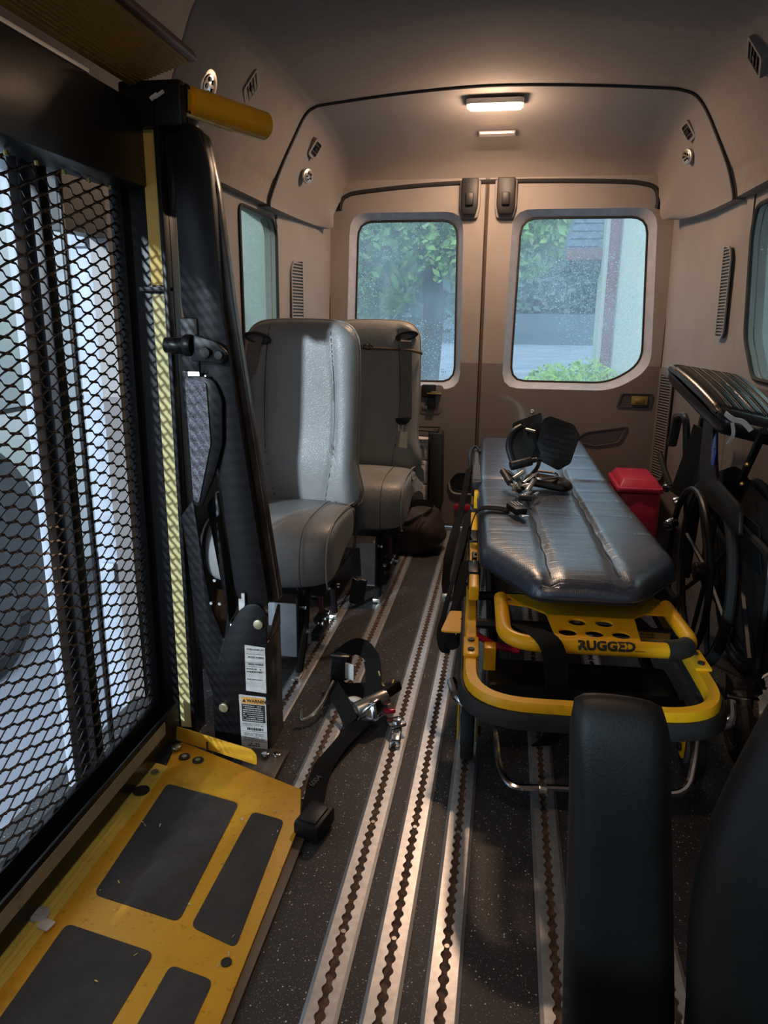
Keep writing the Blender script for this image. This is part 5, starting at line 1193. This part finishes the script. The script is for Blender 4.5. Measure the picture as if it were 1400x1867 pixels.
# labels on the tower
bm = nb(); prism(bm, [(-0.609, 0.170), (-0.5555, 0.167), (-0.5555, 0.292), (-0.608, 0.296)], fXZ(1.594), -0.0006, 0.0); l1 = fin('data_label', bm, M['paperlabel'], tower, 'white data label', smooth=None)
def lines(bm, x0, x1, ztop, dz, n, h, y, seed, jag=0.35):
    rnd = random.Random(seed)
    for k in range(n):
        x = x0; z = ztop - k * dz
        while x < x1 - 0.002:
            wd = rnd.uniform(0.0015, 0.006)
            if rnd.random() > 0.12 and x + wd < x1: box2(bm, (x, y - 0.0004, z - h), (x + wd, y, z))
            x += wd + 0.0012
def mtx(x, y, z): return Matrix.Translation((x, y, z)) @ Matrix.Rotation(R(90), 4, 'X')
bm = nb(); add_text(bm, 'WHEELCHAIR LIFT', 0.0055, mtx(-0.604, 1.5932, 0.283), 0.0001); add_text(bm, 'MODEL NUMBER', 0.0055, mtx(-0.600, 1.5932, 0.262), 0.0001); add_text(bm, 'SERIAL NUMBER', 0.0055, mtx(-0.600, 1.5932, 0.243), 0.0001)
for k in range(5): box2(bm, (-0.605, 1.5928, 0.272 - 0.0115 * k), (-0.559, 1.5932, 0.2725 - 0.0115 * k))
lines(bm, -0.605, -0.562, 0.233, 0.008, 2, 0.003, 1.5932, 5); lines(bm, -0.605, -0.562, 0.204, 0.006, 1, 0.0025, 1.5932, 6); fin('label_print', bm, M['ink'], l1, smooth=None)
bm = nb(); prism(bm, rpoly([(-0.627, 0.0), (-0.5575, -0.0), (-0.5575, 0.156), (-0.629, 0.158)], 0.003, 2), fXZ(1.594), -0.0006, 0.0); l2 = fin('warning_label', bm, M['paperlabel'], tower, 'worn warning label', smooth=None)
bm = nb(); box2(bm, (-0.622, 1.5926, 0.134), (-0.561, 1.5932, 0.152)); fin('orange_band', bm, M['orange'], l2, smooth=None)
bm = nb(); box2(bm, (-0.622, 1.5926, 0.083), (-0.561, 1.5932, 0.132)); fin('black_panel', bm, M['ink'], l2, smooth=None)
bm = nb(); add_text(bm, 'WARNING', 0.0125, mtx(-0.6085, 1.5925, 0.1385), 0.0003); t = nb(); t.faces.new([t.verts.new(v) for v in ((-0.620, 1.5922, 0.138), (-0.610, 1.5922, 0.138), (-0.615, 1.5922, 0.148))]); merge(bm, t); fin('warning_text', bm, M['ink'], l2, 'bold black WARNING', smooth=None)
bm = nb(); lines(bm, -0.619, -0.564, 0.129, 0.0058, 8, 0.0022, 1.5926, 11); fin('white_print', bm, M['paperlabel'], l2, smooth=None)
bm = nb(); lines(bm, -0.620, -0.564, 0.078, 0.0045, 2, 0.0012, 1.5932, 12); lines(bm, -0.610, -0.566, 0.066, 0.008, 1, 0.007, 1.5932, 13); lines(bm, -0.620, -0.564, 0.050, 0.0045, 5, 0.0013, 1.5932, 14); lines(bm, -0.610, -0.575, 0.022, 0.006, 2, 0.003, 1.5932, 15)
for z in (0.055, 0.027): box2(bm, (-0.625, 1.5928, z), (-0.560, 1.5932, z + 0.0008))
fin('label_print', bm, M['ink'], l2, smooth=None)
# pump cover and latch
bm = nb(); prism(bm, rpoly([(-0.733, 0.968), (-0.655, 0.945), (-0.636, 0.90), (-0.640, 0.80), (-0.665, 0.72), (-0.700, 0.645), (-0.722, 0.645)], 0.015, 5), fXZ(1.592), 0, 0.012, 0.003); pc_ = fin('pump_cover', bm, M['blackpaint'], lift)
bm = nb(); prism(bm, rpoly([(-0.722, 0.950), (-0.672, 0.938), (-0.668, 0.80), (-0.705, 0.655), (-0.718, 0.66)], 0.008, 4), fXZ(1.590), -0.002, 0.002); fin('textured_patch', bm, M['greycoat2'], pc_, 'grey textured patch')
bm = nb(); box2(bm, (-0.735, 1.60, 0.93), (-0.69, 1.66, 1.08), 0.005); lt = fin('latch_block', bm, M['black'], lift)
bm = nb(); cyl(bm, (-0.762, 1.585, 1.020), (-0.715, 1.585, 1.018), 0.018, 14, b=0.003); cyl(bm, (-0.715, 1.583, 1.02), (-0.695, 1.583, 1.02), 0.024, 14, b=0.003); fin('latch_barrel', bm, M['blackpaint'], lt)
bm = nb(); prism(bm, rpoly([(-0.70, 0.985), (-0.69, 1.045), (-0.640, 1.03), (-0.612, 1.005), (-0.625, 0.98), (-0.66, 0.985)], 0.008, 3), fXZ(1.575), 0, 0.012, 0.003); fin('latch_lever', bm, M['blackpaint'], lt)
bm = nb(); cyl(bm, (-0.662, 1.575, 1.005), (-0.662, 1.562, 1.005), 0.013, 12, b=0.003); cyl(bm, (-0.63, 1.575, 1.00), (-0.63, 1.565, 1.00), 0.009, 10); fin('latch_bolt', bm, M['ink'], lt)
bm = nb(); box2(bm, (-0.712, 1.585, 0.952), (-0.685, 1.592, 0.962)); sphere(bm, (-0.672, 1.588, 0.952), 0.004, seg=8); fin('bright_clip', bm, M['chrome'], lt)
# threshold plate, yellow with grip pads
th = root('threshold_plate', 'yellow steel threshold plate with black grip pads on the floor at the lower left', 'floor plate', (-0.60, 0.9, 0))
zt = 0.018
prof = [(-0.800, 1.575), (-0.770, 1.578), (-0.556, 1.508), (-0.428, 1.432), (-0.395, 1.322), (-0.385, 0.75), (-0.385, 0.30), (-0.800, 0.30)]
prof = [(-0.782, 0.30), (-0.385, 0.30), (-0.388, 0.85), (-0.396, 1.320), (-0.424, 1.432), (-0.640, 1.470), (-0.786, 1.575), (-0.786, 1.49), (-0.760, 1.44), (-0.768, 1.20)]
prof = [(-0.762, 0.30), (-0.385, 0.30), (-0.388, 0.85), (-0.394, 1.320), (-0.424, 1.436), (-0.778, 1.572), (-0.792, 1.560), (-0.770, 1.45)]
pads = [rpoly([(-0.739, 1.400), (-0.548, 1.360), (-0.537, 1.020), (-0.724, 1.054)], 0.016, 5), rpoly([(-0.508, 1.338), (-0.430, 1.322), (-0.415, 0.984), (-0.511, 1.014)], 0.015, 5),
        rpoly([(-0.734, 0.982), (-0.549, 0.950), (-0.560, 0.60), (-0.726, 0.62)], 0.016, 5), rpoly([(-0.511, 0.932), (-0.428, 0.916), (-0.430, 0.60), (-0.52, 0.60)], 0.015, 5)]
bm = nb(); prism(bm, prof, fXY(0.0), 0.010, zt, 0.0015); ypl = fin('plate', bm, M['yellow'], th, 'yellow painted plate')
bm = nb(); box2(bm, (-0.76, 0.30, 0.001), (-0.374, 1.30, 0.010), 0.001); fin('under_plate', bm, M['brownpaint'], th)
for p in pads:
    bm = nb(); prism(bm, p, fXY(zt - 0.0005), 0, 0.0018); fin('grip_pad', bm, M['grip'], ypl, 'black grip pad', smooth=None)
for a, b, r in ((-0.745, 1.508, .014), (-0.706, 1.500, .014)):
    bm = nb(); cyl(bm, (a, b, zt), (a, b, zt + 0.003), r, 20); s = fin('countersunk_screw', bm, M['ink'], ypl); 
    bm = nb(); cyl(bm, (a, b, zt + 0.003), (a, b, zt + 0.004), r * 0.5, 6); fin('screw_socket', bm, M['steel'], ypl)
bm = nb(); cyl(bm, (-0.420, 0.953, zt), (-0.420, 0.953, zt + 0.002), 0.0095, 18); fin('dark_plug', bm, M['ink'], ypl)
bm = nb(); prism(bm, rpoly([(-0.800, 0.0), (-0.556, 0.0), (-0.556, 0.028), (-0.570, 0.040), (-0.795, 0.040)], 0.006, 3), lambda u, v, d: Vector((u, 1.578 - (u + 0.800) * 0.29 + d, zt + v)), 0, 0.003, 0.001); fin('end_lip', bm, M['yellow'], th, 'upturned lip')
bm = nb(); box(bm, (-0.70, 1.545, zt + 0.015), (0.004, 0.003, 0.022), None, 0.001); fin('rubber_tab', bm, M['ink'], th)
bm = nb(); prism(bm, [(-0.800, 0.30), (-0.757, 0.30), (-0.764, 1.46), (-0.806, 1.47)], fXY(0.0), 0.012, 0.022, 0.001); fl = fin('hinge_strip', bm, M['yellow2'], th, 'faded pale yellow hinge strip')
bm = nb(); tube(bm, [(-0.779, 0.30, 0.022), (-0.783, 1.28, 0.022)], 0.006, 10); fin('hinge_barrel', bm, M['yellow2'], fl)
bm = nb(); cyl(bm, (-0.783, 1.358, 0.022), (-0.783, 1.358, 0.0245), 0.019, 24); fin('black_disc', bm, M['ink'], fl)
bm = nb(); cyl(bm, (-0.788, 0.985, 0.024), (-0.788, 0.985, 0.030), 0.017, 20, b=0.002); cyl(bm, (-0.788, 0.985, 0.030), (-0.788, 0.985, 0.033), 0.008, 12); fin('ring_bolt', bm, M['jamb'], fl, 'grey ring bolt')
bm = nb(); box(bm, (-0.768, 0.968, 0.0245), (0.032, 0.022, 0.004), Rz(-12), 0.001); fin('white_clip', bm, M['white'], fl)
bm = nb(); cyl(bm, (-0.778, 1.535, 0.022), (-0.778, 1.535, 0.030), 0.012, 12, b=0.002); cyl(bm, (-0.785, 1.43, 0.022), (-0.785, 1.43, 0.025), 0.010, 12); fin('end_bolt', bm, M['steel'], fl)
rnd = random.Random(3)
for k in range(26):
    x = rnd.uniform(-0.74, -0.42); y = rnd.uniform(0.62, 1.36)
    bm = nb(); box(bm, (x, y, zt + 0.003), (rnd.uniform(.002, .010), rnd.uniform(.001, .003), 0.001), Rz(rnd.uniform(0, 180))); fin('paint_chip', bm, M['tag'] if k % 3 else M['yellow2'], ypl, smooth=None)
# floor base bracket by the tower
bm = nb(); box2(bm, (-0.60, 1.40, 0.0), (-0.50, 1.60, 0.008), 0.002); box2(bm, (-0.54, 1.45, 0.0), (-0.50, 1.58, 0.014), 0.002); bp = fin('base_plate', bm, M['brownpaint'], lift)
for a, b in ((-0.523, 1.562), (-0.552, 1.56)):
    bm = nb(); cyl(bm, (a, b, 0.012), (a, b, 0.020), 0.010, 14, b=0.002); fin('floor_bolt', bm, M['chrome'], bp)

# ============================================================ LOOSE RATCHET STRAP ON THE FLOOR
rs = root('ratchet_strap', 'loose black ratchet strap lying across the floor rails in the aisle', 'strap', (-0.38, 1.70, 0))
Pth = smooth_path([(-0.368, 1.31, 0.028), (-0.385, 1.40, 0.012), (-0.398, 1.52, 0.010), (-0.385, 1.60, 0.014), (-0.355, 1.70, 0.022), (-0.325, 1.78, 0.035)], 8)
bm = nb(); ribbon(bm, Pth, [Vector((1, 0.25, 0.15 * math.sin(k * 0.3))) for k in range(len(Pth))], 0.048, 0.0025); s1 = fin('webbing', bm, M['web'], rs, 'black webbing')
bm = nb(); add_text(bm, '6004', 0.022, Matrix.Translation((-0.40, 1.455, 0.0145)) @ Matrix.Rotation(R(75), 4, 'Z'), 0.0002, extrude=0.0002); fin('strap_print', bm, M['greycoat'], s1, smooth=None)
bm = nb(); box(bm, (-0.362, 1.322, 0.026), (0.060, 0.085, 0.040), Rz(-14), 0.008); e1 = fin('end_fitting', bm, M['black'], rs, 'black rectangular end fitting')
bm = nb(); box(bm, (-0.362, 1.318, 0.048), (0.040, 0.060, 0.006), Rz(-14), 0.002); fin('fitting_face', bm, M['darkleather'], e1)
LP = smooth_path([(-0.325, 1.78, 0.035), (-0.330, 1.86, 0.10), (-0.355, 1.93, 0.135), (-0.41, 1.99, 0.125), (-0.455, 1.985, 0.085), (-0.46, 1.94, 0.045), (-0.43, 1.90, 0.025), (-0.37, 1.89, 0.035), (-0.325, 1.875, 0.06)], 8)
bm = nb(); ribbon(bm, LP, [Vector((0.15, 0.55, 0.9)) if 14 < k < 50 else Vector((0.6, 0.4, 0.6)) for k in range(len(LP))], 0.050, 0.0025); fin('webbing_loop', bm, M['web'], rs, 'standing loop of webbing')
bm = nb(); box(bm, (-0.440, 1.935, 0.085), (0.055, 0.035, 0.075), Rz(-20) @ Rx(-12), 0.008); lk = fin('slide_buckle', bm, M['black'], rs, 'black slide buckle')
bm = nb(); tube(bm, smooth_path([(-0.47, 1.93, 0.120), (-0.44, 1.915, 0.126), (-0.415, 1.925, 0.122)], 5), 0.003, 6); fin('buckle_edge', bm, M['steel'], lk)
bm = nb(); box(bm, (-0.408, 1.905, 0.085), (0.03, 0.006, 0.05), Rz(-20), 0.002); fin('white_sticker', bm, M['paperlabel'], lk)
bm = nb(); ribbon(bm, smooth_path([(-0.365, 1.72, 0.03), (-0.40, 1.78, 0.045), (-0.435, 1.83, 0.06), (-0.45, 1.87, 0.05)], 6), (0.5, 0.5, 0.7), 0.045, 0.0025); fin('webbing_tail', bm, M['web'], rs)
bm = nb(); t = nb(); bmesh.ops.create_cube(t, size=1)
for v in t.verts: v.co = Vector((v.co.x * 0.070, v.co.y * (0.085 if v.co.z < 0 else 0.055), v.co.z * 0.055))
bev(t, t.faces, 0.012, 3); bmesh.ops.transform(t, matrix=Matrix.Translation((-0.318, 1.775, 0.050)) @ (Rz(-25) @ Ry(-18)).to_4x4(), verts=t.verts); merge(bm, t); rt1 = fin('ratchet_body', bm, M['chrome'], rs, 'shiny steel ratchet housing', smooth=60)
bm = nb(); cyl(bm, (-0.356, 1.745, 0.055), (-0.280, 1.800, 0.075), 0.022, 20, b=0.003); fin('spool', bm, M['steel'], rt1)
bm = nb(); tube(bm, smooth_path([(-0.35, 1.74, 0.03), (-0.33, 1.735, 0.065), (-0.305, 1.745, 0.082)], 5), 0.003, 6); fin('wire_spring', bm, M['steel'], rt1)
bm = nb(); box(bm, (-0.285, 1.83, 0.075), (0.055, 0.075, 0.030), Rz(-25) @ Ry(-25), 0.008); fin('ratchet_lever', bm, M['black'], rs, 'black ratchet lever')
bm = nb(); tube(bm, fillet([(-0.315, 1.865, 0.115), (-0.30, 1.84, 0.085), (-0.275, 1.83, 0.080), (-0.270, 1.85, 0.10)], 0.01, 4), 0.0035, 6); fin('spring_wire', bm, M['brass'], rs, 'yellowish spring wire')
bm = nb(); box(bm, (-0.268, 1.775, 0.045), (0.030, 0.012, 0.012), Rz(20), 0.003); fin('release_tab', bm, M['redrefl'], rs, 'small red tab')
bm = nb(); box(bm, (-0.248, 1.745, 0.030), (0.048, 0.046, 0.010), Rz(30), 0.004); cyl(bm, (-0.243, 1.74, 0.034), (-0.243, 1.74, 0.046), 0.013, 6, b=0.002); box(bm, (-0.240, 1.705, 0.014), (0.028, 0.075, 0.022), Rz(3), 0.005); fin('track_fitting', bm, M['chrome'], rs, 'bright steel rail fitting')
bm = nb(); tube(bm, smooth_path([(-0.445, 1.86, 0.075), (-0.455, 1.84, 0.055), (-0.465, 1.79, 0.035), (-0.485, 1.745, 0.022), (-0.505, 1.73, 0.020), (-0.510, 1.745, 0.040)], 6), 0.0055, 8); fin('hook', bm, M['steel'], rs, 'bent steel hook')
bm = nb(); sphere(bm, (-0.372, 1.80, 0.055), 0.018, (1.3, 0.7, 0.5), 12); fin('brass_roller', bm, M['tag'], rs)

# ============================================================ BAG, RACK AND THINGS BEHIND THE REAR SEAT
bag = root('duffel_bag', 'dark brown cloth bag slumped on the floor beside the rear seat', 'bag', (-0.42, 3.36, 0))
def exbag(u, v, s): return 0.012 * math.sin(u * 45 + v * 12) + 0.010 * math.sin(v * 60)
bm = nb(); t = nb(); bmesh.ops.create_uvsphere(t, u_segments=40, v_segments=24, radius=1)
for v in t.verts:
    x, y, z = v.co; k = 1 + 0.06 * math.sin(3 * x + 5 * z) + 0.035 * math.sin(9 * y + 7 * x) + 0.02 * math.sin(15 * z - 8 * x)
    zz = max(z, -0.72) if z < 0 else z; sq = lambda a: math.copysign(abs(a) ** 0.8, a)
    v.co = Vector((-0.415 + 0.155 * sq(x) * k, 3.38 + 0.13 * sq(y) * k, 0.103 + (0.143 * zz * k * (0.85 + 0.35 * x) if z > 0 else 0.143 * zz)))
merge(bm, t); bb = fin('bag_body', bm, M['fabricblack'], bag, smooth=70)
bm = nb(); tube(bm, smooth_path([(-0.33, 3.28, 0.235), (-0.355, 3.25, 0.20), (-0.38, 3.235, 0.15), (-0.375, 3.235, 0.11)], 6), 0.0025, 5); fin('bag_seam', bm, M['maroonedge'], bb)
bm = nb(); ribbon(bm, smooth_path([(-0.47, 3.29, 0.21), (-0.42, 3.26, 0.25), (-0.36, 3.28, 0.26), (-0.31, 3.33, 0.24)], 6), (0, 0.4, 1), 0.03, 0.003); fin('carry_handle', bm, M['web'], bag)
bt = root('water_bottle', 'clear plastic bottle with a blue label on top of the dark bag', 'bottle', (-0.455, 3.24, 0.22))
bm = nb(); cyl(bm, (-0.475, 3.26, 0.225), (-0.44, 3.215, 0.265), 0.026, 16, b=0.005); fin('bottle_body', bm, M['chrome'], bt, 'shiny clear body')
bm = nb(); cyl(bm, (-0.445, 3.222, 0.262), (-0.432, 3.205, 0.277), 0.024, 16, b=0.004); fin('blue_label', bm, M['blue'], bt, 'blue label')
bm = nb(); cyl(bm, (-0.430, 3.203, 0.278), (-0.424, 3.195, 0.285), 0.013, 12, b=0.002); fin('cap', bm, M['black'], bt)
ts = root('white_tag', 'crumpled white tag hanging beside the rear seat cushion', 'tag', (-0.338, 2.95, 0.38))
bm = nb(); ribbon(bm, smooth_path([(-0.363, 2.95, 0.440), (-0.353, 2.955, 0.425), (-0.330, 2.95, 0.405)], 4), (0.4, 0.2, 1), 0.040, 0.002); cyl(bm, (-0.368, 2.95, 0.47), (-0.363, 2.95, 0.435), 0.003, 6); fin('tag_sheet', bm, M['paper'], ts, smooth=None)
bm = nb(); ribbon(bm, smooth_path([(-0.363, 2.95, 0.44), (-0.373, 2.97, 0.38), (-0.363, 2.96, 0.33), (-0.388, 2.97, 0.30)], 5), (0.3, 1, 0), 0.018, 0.003); fin('tag_strap', bm, M['web'], ts)
rk = root('wire_rack', 'black wire rack hung on the left rear door beside the rear seat', 'rack', (-0.40, 3.66, 0.16))
bm = nb()
for x in (-0.47, -0.365, -0.325):
    tube(bm, [(x, 3.60, 0.55), (x, 3.60, 0.14)], 0.0035, 6)
tube(bm, [(-0.47, 3.60, 0.55), (-0.325, 3.60, 0.545), (-0.325, 3.72, 0.55), (-0.47, 3.72, 0.55)], 0.0035, 6, True); tube(bm, [(-0.47, 3.60, 0.525), (-0.325, 3.60, 0.52)], 0.0035, 6)
tube(bm, [(-0.47, 3.60, 0.14), (-0.325, 3.60, 0.14), (-0.325, 3.72, 0.14), (-0.47, 3.72, 0.14)], 0.0035, 6, True); fin('wire_frame', bm, M['black'], rk)
bm = nb(); prism(bm, rpoly([(-0.360, 0.54), (-0.300, 0.54), (-0.293, 0.16), (-0.350, 0.16)], 0.01, 3), fXZ(3.585), 0, 0.13, 0.004); fin('padded_end', bm, M['rubber'], rk, 'black padded end')
for k, (za, zb, l) in enumerate(((0.40, 0.505, 'topmost printed carton in the wire rack'), (0.275, 0.395, 'middle printed carton in the wire rack'), (0.148, 0.27, 'lowest printed carton in the wire rack'))):
    ct = root('carton', l, 'box', (-0.42, 3.66, za), 0, 'cartons in the wire rack')
    bm = nb(); box2(bm, (-0.468, 3.615, za), (-0.368, 3.71, zb), 0.003); c_ = fin('box_body', bm, M['carton'], ct)
    bm = nb(); prism(bm, rpoly([(-0.455, za + 0.012), (-0.385, za + 0.012), (-0.39, zb - 0.045), (-0.41, zb - 0.03), (-0.45, zb - 0.05)], 0.01, 3), fXZ(3.614), -0.0006, 0); fin('printed_picture', bm, M['fence'], c_, smooth=None)
    bm = nb(); lines(bm, -0.45, -0.385, zb - 0.008, 0.009, 2, 0.004, 3.6146, 30 + k); fin('print', bm, M['ink'], c_, smooth=None)

# ============================================================ FRONT SEAT WITH RAISED ARMREST, nearest the camera
fs = root('captain_seat', 'black front seat at the lower right, seen from behind with its armrest raised', 'seat', (0.40, 0.45, 0))
bm = nb(); o2 = [(-0.043, -0.30), (0.047, -0.30), (0.047, 0.10), (0.042, 0.172), (0.028, 0.190), (-0.028, 0.194), (-0.040, 0.178), (-0.043, 0.10)]
o2 = [(p.x, p.y) for p in smooth_path([(a, b, 0) for a, b in o2], 5, True)]
pillow(bm, o2, lambda u, v, d: Vector((0.126, 0.60, 0.560)) + Rz(-4) @ Rx(-8) @ Ry(-4) @ Vector((u, -d, v)), 0.028, 0.030, 120, 22, 5.5, None, (0, -0.03)); ar = fin('armrest', bm, M['seatdark'], fs, 'raised narrow armrest', smooth=60)
bm = nb(); prof2 = [(0.195, 0.30), (0.186, 0.48), (0.178, 0.576), (0.179, 0.64), (0.186, 0.69), (0.200, 0.745), (0.222, 0.81), (0.27, 0.90), (0.36, 0.97), (0.48, 0.98), (0.58, 0.88), (0.63, 0.60), (0.63, 0.40), (0.60, 0.28), (0.40, 0.26), (0.22, 0.27)]
prof2 = [(p.x, p.y) for p in smooth_path([(a, b, 0) for a, b in prof2], 5, True)]
pillow(bm, prof2, lambda u, v, d: Vector((u, 0.55 - d, v)), 0.06, 0.06, 120, 24, 5, None, (0.41, 0.55)); fin('backrest', bm, M['seatdark'], fs, 'dark rounded backrest', smooth=60)
bm = nb(); box2(bm, (0.20, 0.16, 0.30), (0.62, 0.60, 0.40), 0.03, ); fin('seat_base', bm, M['seatdark'], fs)
bm = nb(); box2(bm, (0.26, 0.22, 0.0), (0.56, 0.54, 0.30), 0.01); fin('pedestal', bm, M['blackpaint'], fs)
bm = nb(); box(bm, (0.155, 0.575, 0.36), (0.05, 0.05, 0.06), None, 0.01); fin('armrest_hinge', bm, M['black'], fs)

# ============================================================ OUTSIDE
bm = nb(); box2(bm, (-120, -60, -0.75), (120, 160, -0.70)); tagm('ground', bm, M['asphalt'], 'wet grey asphalt road and yard outside the van', 'road', smooth=None)
def foliage(bm, c, s, n, r, seed):
    rnd = random.Random(seed)
    for i in range(n):
        while True:
            p = Vector((rnd.uniform(-1, 1), rnd.uniform(-1, 1), rnd.uniform(-1, 1)))
            if 0.35 < p.length < 1: break
        p = Vector((p.x * s[0], p.y * s[1], p.z * s[2])) + Vector(c)
        a = Vector((rnd.uniform(-1, 1), rnd.uniform(-1, 1), rnd.uniform(-1, 1))).normalized(); b = a.orthogonal().normalized(); k = r * rnd.uniform(0.5, 1.3)
        bm.faces.new([bm.verts.new(p + a * k), bm.verts.new(p + b * k * 0.55), bm.verts.new(p - a * k), bm.verts.new(p - b * k * 0.55)])
def tree(label, x, y, h, crowns, n, leaf, lm_, group='trees beyond the windows', rtk=0.2, seed=1):
    t_ = root('tree', label, 'tree', (x, y, -0.7), 0, group)
    bm = nb(); tube(bm, smooth_path([(x, y, -0.7), (x + 0.1, y, h * 0.4), (x - 0.1, y, h * 0.8)], 5), rtk, 8); fin('trunk', bm, M['bark'], t_)
    bm = nb()
    for k, (c, s) in enumerate(crowns): foliage(bm, (x + c[0], y + c[1], c[2]), s, n, leaf, seed * 10 + k)
    f = fin('foliage', bm, M[lm_], t_, smooth=None, recalc=False); f['kind'] = 'stuff'
tree('large green tree filling the top of the left rear window', -1.6, 15, 3.4, [((0, 0, 3.6), (2.6, 1.6, 1.9)), ((1.2, 0, 2.9), (1.6, 1.4, 1.2)), ((-1.8, 0, 2.4), (1.9, 1.4, 1.5))], 4600, 0.11, 'leaf', seed=1)
tree('darker green tree far behind in the left rear window', -6.5, 24, 5, [((0, 0, 3.8), (4.2, 2.5, 3.0)), ((3.8, 0, 3.0), (3.0, 2.0, 2.4))], 2000, 0.25, 'leafdark', seed=2)
tree('hazy dark tree at the upper left of the right rear window', 1.7, 64, 9, [((0, 0, 6.8), (5.5, 3.2, 4.6)), ((4.6, 0, 3.8), (3.6, 3.0, 2.8)), ((-5, 0, 4.6), (4.6, 3, 4.0)), ((-0.5, 0, 2.4), (6.0, 2.0, 1.8))], 3000, 0.42, 'leafdark', rtk=0.7, seed=3)
tree('green tree seen through the left side window', -4.3, 12.0, 3, [((0, 0, 2.0), (1.5, 1.1, 2.3)), ((-1.2, -2.4, 2.2), (1.4, 1.1, 2.3))], 3600, 0.12, 'leaf', seed=4)
hd = root('hedge', 'bright green clipped hedge low in the right rear window', 'hedge', (0.45, 6.9, -0.7))
bm = nb(); foliage(bm, (0.42, 6.9, 0.0), (0.42, 0.5, 0.72), 6500, 0.028, 71); foliage(bm, (0.75, 7.2, 0.05), (0.45, 0.5, 0.70), 5500, 0.028, 72); foliage(bm, (0.0, 7.1, -0.1), (0.25, 0.4, 0.62), 2500, 0.028, 73); f = fin('foliage', bm, M['leafbright'], hd, smooth=None, recalc=False); f['kind'] = 'stuff'
bm = nb(); tube(bm, [(0.42, 6.9, -0.7), (0.42, 6.9, 0.3)], 0.03, 6); tube(bm, [(0.75, 7.2, -0.7), (0.75, 7.2, 0.3)], 0.03, 6); fin('stems', bm, M['bark'], hd)
bm = nb(); box2(bm, (-22, 59.8, -0.7), (30, 60.2, 1.62)); tagm('boundary_wall', bm, M['fence'], 'long dark blue-grey wall across the far side of the road', 'wall', smooth=None)
bm = nb(); box2(bm, (7.2, 50, -0.7), (8.6, 50.5, 0.75)); tagm('utility_box', bm, M['whitewall'], 'white box beside the building, in front of the far dark wall', 'box', smooth=None)
bd = root('building', 'green-grey rendered building with a dull red down pipe, right of the rear window view', 'building', (2.6, 10.6, -0.7))
bm = nb(); box2(bm, (1.02, 9.0, -0.7), (5.5, 9.5, 4.2)); fin('wall', bm, M['stucco'], bd, smooth=None)
bm = nb(); box2(bm, (1.06, 8.93, -0.7), (1.17, 9.0, 4.2), 0.01); fin('down_pipe', bm, M['redwood'], bd, 'dull red down pipe')
bm = nb(); prism(bm, [(0.62, 1.90), (1.02, 1.90), (1.02, 2.75), (0.72, 2.40)], fXZ(9.3), 0, 0.8); rf = fin('roof', bm, M['shingle'], bd, 'wet shingled roof edge')
for k in range(9):
    bm = nb(); z = 1.93 + 0.085 * k; box2(bm, (0.62 + 0.02 * k, 9.27, z), (1.02, 9.31, z + 0.060)); fin('shingle_row', bm, M['shingle'], rf, smooth=None)
bm = nb(); box2(bm, (0.62, 9.24, 1.775), (1.04, 9.34, 1.895), 0.005); fin('fascia', bm, M['redwood'], bd, 'dull red eave board')
bm = nb(); box2(bm, (0.71, 9.26, 1.66), (1.0, 9.6, 1.778), 0.005); fin('beam', bm, M['bark'], bd, 'dark beam under the eave')
wn = root('neighbour_house', 'pale neighbouring house behind a window seen through the right side window', 'building', (7, 6, -0.7))
bm = nb(); box2(bm, (6.4, 4.5, -0.7), (6.6, 20.0, 3.6)); fin('wall', bm, M['whitewall'], wn, smooth=None)
bm = nb(); box2(bm, (6.35, 15.8, 0.9), (6.40, 17.2, 2.6)); fin('window_frame', bm, M['whitewall'], wn, smooth=None)
# white van parked alongside the doorway
wv = root('parked_van', 'white parked van close outside the side doorway, seen through the mesh', 'van', (-2.75, 3.2, -0.7))
VX = -2.4
bm = nb()
for a, b, c, d in ((0.5, 6.2, 0.63, 1.95), (0.5, 6.2, -0.40, 0.625)):
    box2(bm, (VX - 1.2, a, c), (VX, b, d), 0.03)
fin('body', bm, M['vanwhite'], wv)
bm = nb(); box2(bm, (VX - 1.15, 0.55, 0.62), (VX - 0.004, 6.15, 0.635)); fin('belt_groove', bm, M['rubber'], wv, smooth=None)
for y in (3.98, 3.05):
    bm = nb(); box2(bm, (VX - 0.02, y, -0.35), (VX + 0.002, y + 0.02, 1.9)); fin('door_gap', bm, M['rubber'], wv, smooth=None)
for cy in (2.95, 5.3):
    bm = nb(); prism(bm, [(cy + 0.52 * math.cos(a), -0.38 + 0.88 * math.sin(a)) for a in [PI * k / 24 for k in range(25)]], fYZ(VX), -0.3, 0.004); ac = fin('wheel_arch', bm, M['archdark'], wv, 'dark plastic wheel arch')
    bm = nb(); cyl(bm, (VX - 0.22, cy, -0.36), (VX - 0.01, cy, -0.36), 0.33, 36, b=0.03); wl2 = fin('wheel', bm, M['rubber'], wv)
    bm = nb(); cyl(bm, (VX - 0.01, cy, -0.36), (VX + 0.012, cy, -0.36), 0.20, 24, b=0.02); fin('wheel_cover', bm, M['archdark'], wl2)
bm = nb(); box2(bm, (VX - 1.18, 0.45, -0.42), (VX + 0.01, 6.25, -0.30), 0.02); fin('sill', bm, M['archdark'], wv)
